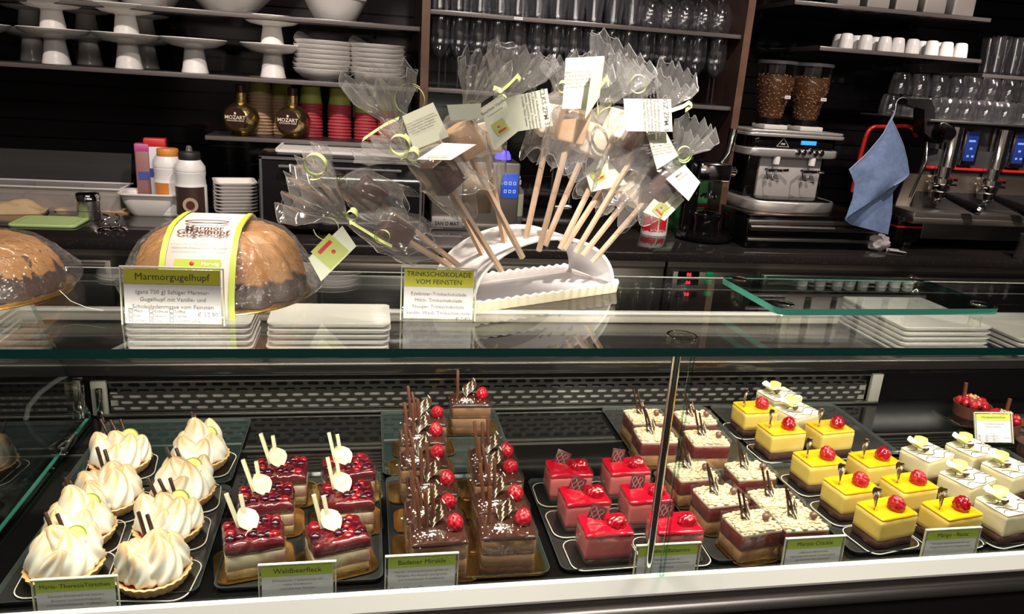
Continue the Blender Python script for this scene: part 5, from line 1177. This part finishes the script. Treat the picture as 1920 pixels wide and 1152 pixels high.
# steel dispenser with blue touch panel
t = thing('steel_dispenser', 'steel cream dispenser with blue touch panel and nameplate', 'dispenser', (.40, 2.93, ZN), 0)
mb = MB(); mb.box2((-.165, -.13, .02), (.165, .16, .26), .008); mb.build('body', mat('grey_steel', (.30, .27, .25), .38, .9, bump=(3, .05, .01)), t)
mb = MB(); mb.box2((-.168, -.136, .0), (.168, .165, .03), .004); mb.build('base', STEELD, t)
mb = MB(); mb.box2((-.05, -.1345, .07), (.06, -.129, .25), .003); mb.build('front_plate', mat('bronze_steel', (.42, .32, .22), .3, 1), t)
mb = MB(); mb.box2((.095, -.136, .13), (.158, -.1295, .22), .002); pn = mb.build('touch_panel', mat('screen_blue', (.02, .07, .45), .3, emit=.5), t)
mb = MB()
for a in (.11, .127, .144):
    for b in (.15, .18): mb.box((a, -.1368, b), (.008, .0012, .0012)); mb.box((a, -.1368, b+.010), (.008, .0012, .0012)); mb.box((a-.004, -.1368, b+.005), (.0012, .0012, .010)); mb.box((a+.004, -.1368, b+.005), (.0012, .0012, .010))
mb.build('panel_icons', mat('icon_white', (.6, .7, .9), .4, emit=.6), pn, 0)
pl = atY(838, 421, 2.79)-V((.40, 2.93, ZN)); mb = MB(); mb.box((pl.x, -.134, .032), (.115, .012, .040), 0, .001); npl = mb.build('nameplate', mat('plate_steel', (.38, .37, .36), .4, .6), t)
mb = MB(); mb.text('SAN O MAT', .020, M4.Translation((pl.x, -.1406, .020)) @ M4.Rotation(R(90), 4, 'X'), bold=.0006, sx=.85); mb.text('by', .008, M4.Translation((pl.x-.01, -.1406, .041)) @ M4.Rotation(R(90), 4, 'X')); mb.build('nameplate_lettering', INK, npl, 0)
t = thing('blue_glow_dome', 'small dome put in for the blue glow of a display', 'lamp', (.505, 2.86, ZN+.2605), 0)  # made-up dome that carries the blue glow of a display
mb = MB(); mb.lathe([(.03, .004), (.03, .02), (.022, .036), (0, .042)], 24); mb.build('dome', mat('blue_glow', (.10, .08, 1), .3, emit=1.6), t); mb = MB(); mb.lathe([(0, 0), (.034, 0), (.034, .006), (0, .006)], 24); mb.build('base', STEELD, t)
p = atZ(965, 417, ZN); t = thing('soap_bottle', 'clear soap bottle with pale green label beside the tap', 'bottle', (p.x, p.y, ZN), 0)
mb = MB(); mb.lathe([(0, 0), (.027, 0), (.029, .004), (.029, .13), (.014, .148), (.014, .155), (0, .155)], 28); mb.build('body', clear('soap_clear', (.8, .85, .75), .08, .5, .1, .3), t); mb = MB(); A = [R(-165+q*10) for q in range(16)]; mb.loft([[(.0296*math.cos(a), .0296*math.sin(a), .03) for a in A], [(.0296*math.cos(a), .0296*math.sin(a), .12) for a in A]], False, False, closed=False); mb.build('label', mat('label_sage', (.50, .56, .36), .5), t)
mb = MB(); mb.lathe([(0, .155), (.016, .155), (.016, .172), (.006, .174), (.006, .195), (0, .195)], 20); mb.tube([(0, 0, .19), (0, -.03, .19), (0, -.034, .182)], .005, 8); mb.build('pump', WPL, t)
p = atZ(1037, 432, ZN); t = thing('water_tap', 'chrome gooseneck water tap behind the lollipop sticks', 'tap', (p.x, p.y+.05, ZN), 0)
mb = MB(); mb.tube([(0, 0, 0), (0, 0, .06), (0, 0, .26)]+[(0, -.06+.06*math.cos(a), .26+.06*math.sin(a)) for a in [R(15*q) for q in range(1, 13)]]+[(0, -.12, .22)], .011, 14); mb.build('spout', CHROME, t)
mb = MB(); mb.lathe([(0, 0), (.026, 0), (.026, .008), (.018, .014), (.018, .10), (0, .10)], 24); mb.build('body', CHROME, t); mb = MB(); mb.tube([(0, 0, .085), (.05, -.01, .088), (.075, -.012, .088)], [.014, .014, .012], 14); mb.tube([(.066, -.012, .088), (.07, -.012, .16)], .004, 8); mb.build('lever', CHROME, t)
p = atZ(1225, 438, ZN); t = thing('red_can', 'white tin with red shapes standing on the black counter', 'can', (p.x, p.y, ZN), 0)
mb = MB(); mb.lathe([(0, 0), (.052, 0), (.052, .128), (0, .128)], 40); mb.build('tin', mat('tin_white', (.80, .76, .76), .3), t)
def blob(mb):
    rnd = random.Random(3)
    for c0, w0 in ((R(-125), .5), (R(-70), .35), (R(-160), .3)):
        n = 14; A, B = [], []
        for q in range(n+1): a = c0+w0*(q/n*2-1); A.append((.0525*math.cos(a), .0525*math.sin(a), .012+.03*abs(noise.noise(V((q*.5, c0, 0)))))); B.append((.0525*math.cos(a), .0525*math.sin(a), .06+.07*abs(noise.noise(V((q*.4, c0, 4))))))
        mb.loft([A, B], False, False, closed=False)
part('blob', blob, 'red_shapes', mat('tin_red', (.62, .02, .03), .35), t); mb = MB(); mb.lathe([(.050, .126), (.054, .127), (.054, .133), (.05, .134), (0, .132)], 40); mb.build('lid', CHROME, t); mb = MB(); mb.text('Ihr Barista', .012, M4.Translation((-.01, -.0535, .02)) @ M4.Rotation(R(90), 4, 'X')); mb.build('lettering', PORCW, t, 0)
for k, (px, Y, hh, lab) in enumerate(((1262, 3.0, .30, 'tall green coffee bag with leaf pattern behind the red and white tin'), (1296, 2.98, .20, 'dark red and green coffee bag beside the tamping stand'))):
    p = atY(px, 420, Y); t = thing('coffee_bag', lab, 'bag', (p.x, Y, ZN), .1*k, 'coffee bags'); m = mat('bag_green', (.02, .09, .035), .4, var=(25, (.04, .18, .06), .45, .6)); mb = MB(); o = rrect(1, 1, .15, 3)
    mb.loft([[(x*.10, y*.065, 0) for x, y in o], [(x*.105, y*.07, .02) for x, y in o], [(x*.103, y*.066, hh*.7) for x, y in o], [(x*.10, y*.02, hh*.92) for x, y in o], [(x*.10, y*.006, hh) for x, y in o]]); mb.build('bag_body', m, t, 50)
    mb = MB(); mb.box((0, -.0345, hh*.42), (.098, .003, .06), 0, .001); lb = mb.build('label', mat('label_maroon', (.12, .015, .015), .4), t); mb = MB(); mb.text('ESPRESSO', .014, M4.Translation((0, -.0364, hh*.42+.004)) @ M4.Rotation(R(90), 4, 'X')); mb.text('BAR', .012, M4.Translation((0, -.0364, hh*.42-.014)) @ M4.Rotation(R(90), 4, 'X')); mb.build('lettering', mat('cream_print'), lb, 0)
# tamping stand
p = atZ(1322, 450, ZN); t = thing('tamping_stand', 'black lever tamping stand with chrome head and round base', 'tamper', (p.x, p.y+.02, ZN), 0)
mb = MB(); mb.lathe([(0, 0), (.100, 0), (.112, .008), (.112, .018), (.100, .030), (.03, .036), (0, .036)], 44); mb.build('base', BLACK, t)
mb = MB(); mb.prism(rrect(.055, .05, .012, 4, -.06, .04), .03, .30, .004); mb.build('column', BLACK, t)
mb = MB(); mb.box((.0, .0, .265), (.135, .07, .075), 0, .012, 3); mb.build('head', CHROME, t)
mb = MB(); mb.tube([(.075, 0, .27), (.09, 0, .27), (.095, 0, .27)], [.018, .020, .016], 18); mb.build('knob', CHROME, t)
mb = MB(); mb.tube([(.03, .0, .30), (.055, .0, .34), (.060, .0, .40), (.064, .0, .43)], [.010, .014, .018, .018], 16); mb.build('lever', CHROME, t)
mb = MB(); mb.lathe([(0, .165), (.034, .165), (.036, .170), (.030, .178), (.008, .182), (.008, .235), (0, .235)], 32); mb.build('plunger', CHROME, t)
mb = MB(); mb.lathe([(.030, .034), (.052, .034), (.050, .070), (.058, .098), (.052, .104), (.034, .100), (.030, .06)], 36); mb.build('knock_ring', BLACK, t)
mb = MB(); mb.lathe([(.036, .1005), (.055, .1035), (.0555, .107), (.036, .104)], 36); mb.build('ring_trim', CHROME, t)
# knock drawer
t = thing('knock_drawer', 'long black steel drawer box below the coffee grinder', 'drawer box', (1.70, 2.78, ZN), R(1.5))
mb = MB(); mb.box2((-.285, -.155, 0), (.285, .17, .125), .004); mb.build('body', BLACK, t)
mb = MB(); mb.box2((-.29, -.165, .096), (.29, -.150, .112), .003); mb.box2((-.285, -.168, .03), (.285, -.155, .042), .002); mb.build('front_rail', STEEL, t)
mb = MB(); mb.box2((-.288, -.158, .124), (.288, .172, .130), .002); mb.build('top_plate', mat('plate_brown_steel', (.20, .15, .13), .25, 1), t)
mb = MB(); mb.tube([(-.285, -.168, .082), (.285, -.168, .082)], .011, 12); mb.build('handle', STEELD, t)
# twin grinder
t = thing('coffee_grinder', 'silver twin coffee grinder with two bean hoppers', 'coffee grinder', (1.645, 2.83, ZN+.1305), R(1.5)); zz = .0
GR = mat('grinder_silver', (.52, .50, .48), .35, .6)
mb = MB(); o = [(-.20, .12)]+[(.20*math.sin(R(a)), -.03-.13*math.cos(R(a))**.6) for a in range(-88, 89, 11)]+[(.20, .12)]
mb.prism(o, 0, .040, .004); mb.build('drip_base', GR, t)
mb = MB(); mb.box((0, -.085, .043), (.30, .09, .006), 0, .001); mb.build('drip_grid', BLACK, t); 
mb = MB(); mb.box2((-.17, -.02, .03), (.17, .14, .30), .008); mb.build('body', BLACK, t)
mb = MB(); mb.box2((-.125, -.035, .045), (.145, -.02, .205), .002); mb.build('front_plate', mat('grinder_face', (.46, .43, .42), .5, .2), t)
mb = MB(); mb.prism(rrect(.41, .20, .05, 6, .0, .03), .205, .235, .004); mb.build('silver_band', GR, t)
mb = MB(); mb.prism(rrect(.385, .19, .045, 6, .0, .035), .235, .280, .003); hb = mb.build('control_head', BLACK, t)
mb = MB(); mb.box((.055, -.062, .262), (.066, .004, .016), 0, .001); mb.build('display', mat('screen_cyan', (.03, .28, .75), .3, emit=1.0), hb)
for k, (dx, dz) in enumerate(((.01, 0), (.035, 0), (.062, .007), (.087, 0), (.112, 0))): mb = MB(); mb.M = M4.Translation((dx, -.071, .226+dz)) @ M4.Rotation(R(90), 4, 'X'); mb.lathe([(0, 0), (.0115, 0), (.0115, .004), (.009, .006), (0, .006)], 18); mb.build('button', CHROME, hb)
mb = MB(); T = M4.Translation((-.055, -.0615, .25)) @ M4.Rotation(R(90), 4, 'X')
for a, b in (((-.026, -.006), (.026, -.006)), ((.026, -.006), (0, .026)), ((0, .026), (-.026, -.006))): mb.tube([T @ V((*a, 0)), T @ V((*b, 0))], .0012, 5)
mb.box((-.055, -.0615, .254), (.018, .001, .006)); mb.build('warning_triangle', mat('triangle_grey', (.5, .5, .48), .4), hb)
mb = MB(); mb.prism(rrect(.43, .215, .03, 5, .0, .035), .280, .292, .002); mb.build('top_plate', GR, t); mb = MB(); mb.prism(rrect(.42, .21, .03, 5, .0, .035), .294, .304, .002); mb.build('top_plate', GR, t)
for s in (-1, 1):
    x = s*.078+.01
    mb = MB(); mb.tube([(x, -.055, .205), (x, -.055, .175)], [.014, .013], 18); mb.build('outlet', PORCW, t)
    mb = MB(); mb.tube([(x-.05, -.075, .155), (x-.03, -.055, .150), (x+.03, -.055, .150), (x+.05, -.075, .155)], .006, 8); mb.tube([(x-.05, -.075, .155), (x-.045, -.085, .12), (x+.0, -.09, .112)], .003, 8); mb.build('fork', CHROME, t)
    mb = MB(); mb.ball((x-.01, -.06, .128), .008, 2); mb.build('fork_knob', CHROME, t)
    hx = s*.078; hz = .304
    mb = MB(); mb.box((hx, .02, hz+.010), (.10, .10, .018), 0, .003); mb.build('hopper_slide', mat('slide_grey', (.6, .58, .56), .4), t)
    mb = MB(); mb.lathe([(0, hz+.02), (.052, hz+.02), (.052, hz+.042), (0, hz+.042)], 28, (hx, .03, 0)); mb.build('hopper_collar', BLACK, t)
    pr = [(.048, .042), (.054, .09), (.069, .15), (.075, .21), (.074, .245)]
    mb = MB(); mb.lathe([(r, hz+z_) for r, z_ in pr]+[(r-.002, hz+z_) for r, z_ in reversed(pr)], 36, (hx, .03, 0)); hp = mb.build('hopper', clear('hopper_clear', (.93, .92, .90), .04, .45, .04), t)
    mb = MB(); mb.lathe([(0, hz+.043), (.045, hz+.043), (.051, hz+.09), (.066, hz+.15), (.0715, hz+.198), (.04, hz+.203), (0, hz+.206)], 36, (hx, .03, 0)); mb.build('bean_mass', mat('bean_brown', (.10, .045, .022), .4), hp)
    rnd = random.Random(5+s); mb = MB()
    for _ in range(420):
        a = rnd.uniform(0, 6.283); z_ = rnd.uniform(.05, .205)
        if z_ > .19: r_ = .068*math.sqrt(rnd.random()); z_ = .203+rnd.uniform(-.002, .003)
        else: r_ = next(p0[0]+(p1[0]-p0[0])*(z_-p0[1])/(p1[1]-p0[1]) for p0, p1 in zip(pr, pr[1:]) if z_ <= p1[1])-.005
        if math.sin(a) > .35 and z_ < .19: continue
        mb.M = M4.Translation((hx+r_*math.cos(a), .03+r_*math.sin(a), hz+z_)) @ M4.Rotation(rnd.uniform(0, 3), 4, (rnd.random(), rnd.random(), rnd.random()+.1)); mb.mi = rnd.randint(0, 1); mb.ball((0, 0, 0), .0052, 1, (1.25, .85, .65))
    b = mb.build('coffee_beans', [mat('bean_a', (.16, .075, .035), .3), mat('bean_b', (.26, .13, .065), .3)], hp, 180); b['kind'] = 'stuff'
    mb = MB(); mb.lathe([(.0735, hz+.245), (.077, hz+.245), (.077, hz+.256), (.070, hz+.258), (0, hz+.258)], 36, (hx, .03, 0)); mb.build('hopper_lid', mat('lid_smoke', (.05, .05, .055), .15), hp)
    mb = MB(); mb.box((hx+.022, -.0405, hz+.125), (.024, .003, .012)); lb = mb.build('label', PAPER, hp); mb = MB(); mb.text('Kaffee', .006, M4.Translation((hx+.022, -.0425, hz+.123)) @ M4.Rotation(R(90), 4, 'X')); mb.build('lettering', INK, lb, 0)
# ------------------------------------------------------------- espresso machine
E0 = V((2.62, 2.85, ZN)); t = thing('espresso_machine', 'chrome espresso machine with red trim, screens and two group heads', 'espresso machine', E0, 0)
def ep(px, py, Y): return atY(px, py, Y)-E0
def ebox(n, a, b, m, bev=.004, par=None):
    mb = MB(); mb.box2(a, b, bev); return mb.build(n, m, par or t)
xl = ep(1700, 440, 2.75).x
ebox('chassis', (xl-.02, -.12, .10), (.75, .22, .40), BLACKM)
ebox('drip_tray', (xl-.10, -.24, .115), (.75, -.05, .165), STEEL, .008)
ebox('tray_front', (xl-.10, -.245, .118), (.75, -.2405, .140), mat('tray_steel', (.62, .56, .5), .35, 1), .001)
ebox('lower_front', (xl-.0, -.18, .045), (.75, -.06, .115), STEELD, .006)
mb = MB(); mb.box((.12, -.115, .225), (1.24, .008, .15), rot=M4.Rotation(R(12), 4, 'X')); mb.build('splash_plate', mat('splash_steel', (.42, .36, .30), .42, 1), t)
sp = ebox('side_panel', (xl-.13, -.20, .03), (xl-.02, -.02, .135), BLACK, .012); mb = MB(); mb.box2((xl-.133, -.204, .092), (xl-.015, -.018, .098)); mb.build('red_line', mat('trim_red', (.55, .02, .02), .25), sp)
for x in (xl+.0, .6): mb = MB(); mb.box2((x-.02, -.12, 0), (x+.015, -.08, .05), .003); mb.build('foot', STEEL, t)
ux0 = ep(1760, 240, 2.72).x
ebox('upper_body', (ux0, -.10, .34), (.75, .22, .50), mat('body_dark_steel', (.20, .185, .175), .42, 1), .006)
mb = MB(); mb.box2((ux0-.02, -.135, .322), (.75, -.10, .332), .002); mb.build('red_bar', mat('trim_red'), t)
mb = MB(); mb.box2((ux0-.10, -.20, .505), (.75, .24, .515), .002); mb.build('cup_rail', STEEL, t)
for k, px in enumerate((1800, 1893)):
    q = ep(px, 240, 2.70); mb = MB(); mb.tube([(q.x, -.125, .335), (q.x, -.125, .49)], .034, 24); mb.build('chrome_column', CHROME, t)
    q = ep(px+32, 242, 2.70); mb = MB(); mb.box((q.x, -.135, .415), (.070, .02, .145), 0, .004); sc_ = mb.build('screen_frame', CHROME, t); mb = MB(); mb.box((q.x-.004, -.146, .418), (.052, .003, .115), 0, .001); s2 = mb.build('screen', mat('screen_navy', (.015, .03, .16), .2, emit=.35), sc_)
    mb = MB()
    for a, b, c in ((-.012, .38, .010), (.010, .38, .010), (-.004, .41, .012), (-.006, .44, .03)): mb.box((q.x+a, -.148, b), (c, .001, .008))
    mb.build('screen_icons', mat('icon_blue', (.12, .22, .9), .4, emit=.8), sc_, 0)
    q = ep(px-22, 305, 2.68); mb = MB(); mb.lathe([(0, .0), (.034, 0), (.040, .008), (.040, .03), (.046, .034), (.046, .055), (.03, .06), (.03, .10), (0, .10)], 32, (q.x, -.15, .235)); g = mb.build('group_head', CHROME, t)
    mb = MB(); mb.lathe([(.0, -.03), (.02, -.03), (.034, -.022), (.036, .0), (0, .001)], 28, (q.x, -.15, .235)); mb.tube([(q.x, -.15, .205), (q.x-.012, -.155, .19)], .007, 8); mb.tube([(q.x, -.15, .205), (q.x+.012, -.155, .19)], .007, 8); pf = mb.build('portafilter', CHROME, t)
    mb = MB(); mb.tube([(q.x+.02, -.18, .222), (q.x+.045, -.22, .208), (q.x+.085, -.285, .186)], [.011, .016, .021], 14); mb.build('handle', BLACK, pf); mb = MB(); mb.tube([(q.x+.085, -.285, .186), (q.x+.090, -.294, .183)], [.0215, .018], 16); mb.build('handle_cap', CHROME, pf)
    mb = MB(); mb.tube([(q.x-.055, -.14, .27), (q.x-.05, -.18, .265), (q.x+.05, -.18, .265), (q.x+.055, -.14, .27)], .005, 8); mb.tube([(q.x-.05, -.165, .29), (q.x+.06, -.165, .285)], .008, 8); mb.build('pipework', CHROME, t)
a, b, c = ep(1738, 268, 2.66), ep(1736, 305, 2.62), ep(1706, 370, 2.60)
mb = MB(); mb.tube([a, b, b.lerp(c, .5), c], .0055, 10); mb.build('steam_wand', CHROME, t)
a, b = ep(1752, 240, 2.70), ep(1782, 252, 2.60); mb = MB(); mb.tube([a, a.lerp(b, .5), b], [.030, .034, .024], 20); mb.build('steam_knob', BLACK, t)
mb = MB(); P = [ep(x, y, 2.70) for x, y in ((1690, 184), (1735, 186), (1742, 205), (1742, 240), (1775, 262), (1745, 268), (1722, 248), (1722, 205), (1690, 195))]; mb.loft([[p+V((0, -.035, 0)) for p in P], [p+V((0, .03, 0)) for p in P]]); mb.build('side_wing', mat('wing_black', (.02, .018, .018), .3), t, 30)
mb = MB(); mb.tube(catmull([ep(x, y, 2.74) for x, y in ((1598, 360), (1616, 282), (1632, 242), (1665, 238), (1706, 238), (1718, 256))], 5), .008, 10); mb.build('red_tube', mat('tube_red', (.50, .015, .015), .25), t)
# glasses on top of the machine
gi = 0
for r, (Y, zoff) in enumerate(((2.70, 0), (2.80, 0), (2.75, .086), (2.92, 0), (2.88, .086))):
    for k in range(7):
        x = E0.x+ux0-.09+.088*k+(.04 if r in (2, 1) else 0)
        if r == 0 and k < 1: continue
        if zoff and k > 5: continue
        if r == 2 and k < 2: continue
        glass('tumbler', x, Y, ZN+.5155+zoff, f'upturned clear tumbler, {ORD[k]} from the black side wing, {("front", "second", "upper front", "rear", "upper rear")[r]} row on the espresso machine', 'tumblers on the espresso machine'); gi += 1
q = atY(1916, 395, 2.58); t = thing('milk_jug', 'grey milk jug at the right end of the espresso machine tray', 'jug', (q.x+.035, 2.535, ZN), 0)
mb = MB(); mb.lathe([(0, .0), (.045, .0), (.048, .006), (.04, .09), (.042, .10), (.040, .10), (.037, .09), (.044, .01), (0, .008)], 32); mb.build('jug_body', STEEL, t); mb = MB(); mb.tube([(.04, 0, .08), (.07, 0, .075), (.072, 0, .035), (.044, 0, .025)], .005, 8); mb.build('handle', STEEL, t)
# ------------------------------------------------------------- cloth on its hook
CL = mat('cloth_blue', (.155, .225, .40), .9, bump=(220, .35, .001), var=(60, (.19, .27, .46), .4, .65))
top = atY(1669, 226, 2.58); t = thing('blue_cloth', 'light blue cleaning cloth hanging folded from a wire hook', 'cloth', top, 0)
LEFT = [(1668, 226), (1655, 252), (1625, 288), (1592, 318), (1602, 345), (1598, 372), (1585, 410)]; RIGHT = [(1672, 226), (1682, 246), (1693, 272), (1700, 300), (1704, 328), (1690, 340), (1676, 348)]
def edge(E, v): s = v*(len(E)-1); i = min(len(E)-2, int(s)); f = s-i; return (E[i][0]+(E[i+1][0]-E[i][0])*f, E[i][1]+(E[i+1][1]-E[i][1])*f)
def cl1(u, v):
    a, b = edge(LEFT, v), edge(RIGHT, v); x, y = a[0]+(b[0]-a[0])*u, a[1]+(b[1]-a[1])*u
    return atY(x, y, 2.56+.012*math.sin(u*7+v*2)*v+.008*math.sin(u*3.3-v*5)*v-.01*v)-top
mb = MB(); mb.sheet(cl1, 30, 30, .0022); mb.build('front_fold', CL, t, 60)
LEFT2 = [(1640, 290), (1620, 340), (1600, 380), (1583, 412), (1592, 420)]; RIGHT2 = [(1690, 300), (1690, 340), (1674, 360), (1672, 400), (1665, 440)]
def cl2(u, v):
    a, b = edge(LEFT2, v), edge(RIGHT2, v); x, y = a[0]+(b[0]-a[0])*u, a[1]+(b[1]-a[1])*u; return atY(x, y, 2.585+.010*math.sin(u*8+v)*v)-top
mb = MB(); mb.sheet(cl2, 26, 26, .0022); mb.build('rear_fold', CL, t, 60)
HEM = mat('cloth_hem', (.30, .38, .55), .9)
mb = MB(); mb.tube([cl1(0, k/20)+V((0, -.002, 0)) for k in range(12)], .0022, 6); mb.build('hem', HEM, t); mb = MB(); mb.tube([cl1(1, k/20)+V((0, -.002, 0)) for k in range(21)], .0018, 6); mb.build('hem', HEM, t)
mb = MB(); mb.tube([atY(x, y, 2.57)-top for x, y in ((1667, 232), (1672, 222), (1677, 212), (1674, 208))], [.005, .004, .003, .002], 8); mb.build('cloth_loop', HEM, t)
mb = MB(); mb.tube(catmull([atY(x, y, Y)-top for x, y, Y in ((1675, 216, 2.58), (1679, 205, 2.58), (1680, 195, 2.585), (1684, 187, 2.61), (1692, 183, 2.64), (1698, 184, 2.675))], 5), .0017, 8); mb.build('wire_hook', mat('wire_white', (.75, .75, .75), .3, .5), t)
p = atZ(1650, 472, ZN); t = thing('crumpled_rag', 'crumpled pale rag on the counter below the blue cloth', 'rag', (p.x, p.y+.02, ZN), 0)
def crump(mb):
    vs = mb.ball((0, 0, .03), .04, 4, (1.25, .8, .8))
    for v in vs: n = noise.noise(v.co*45)*.016+noise.noise(v.co*110)*.006; v.co += v.co.normalized()*n; v.co.z = max(.0005, v.co.z)
part('crump', crump, 'rag_body', mat('rag', (.42, .38, .40), .9), t); mb = MB()
def tail(u, v): return (.03+.05*u, -.02-.02*u+.03*(v-.5)*(1+u), .004+.006*math.sin(v*9)*(1-.5*u)+.004)
mb.sheet(tail, 8, 10, .0015); mb.build('rag_corner', mat('rag'), t, 60)
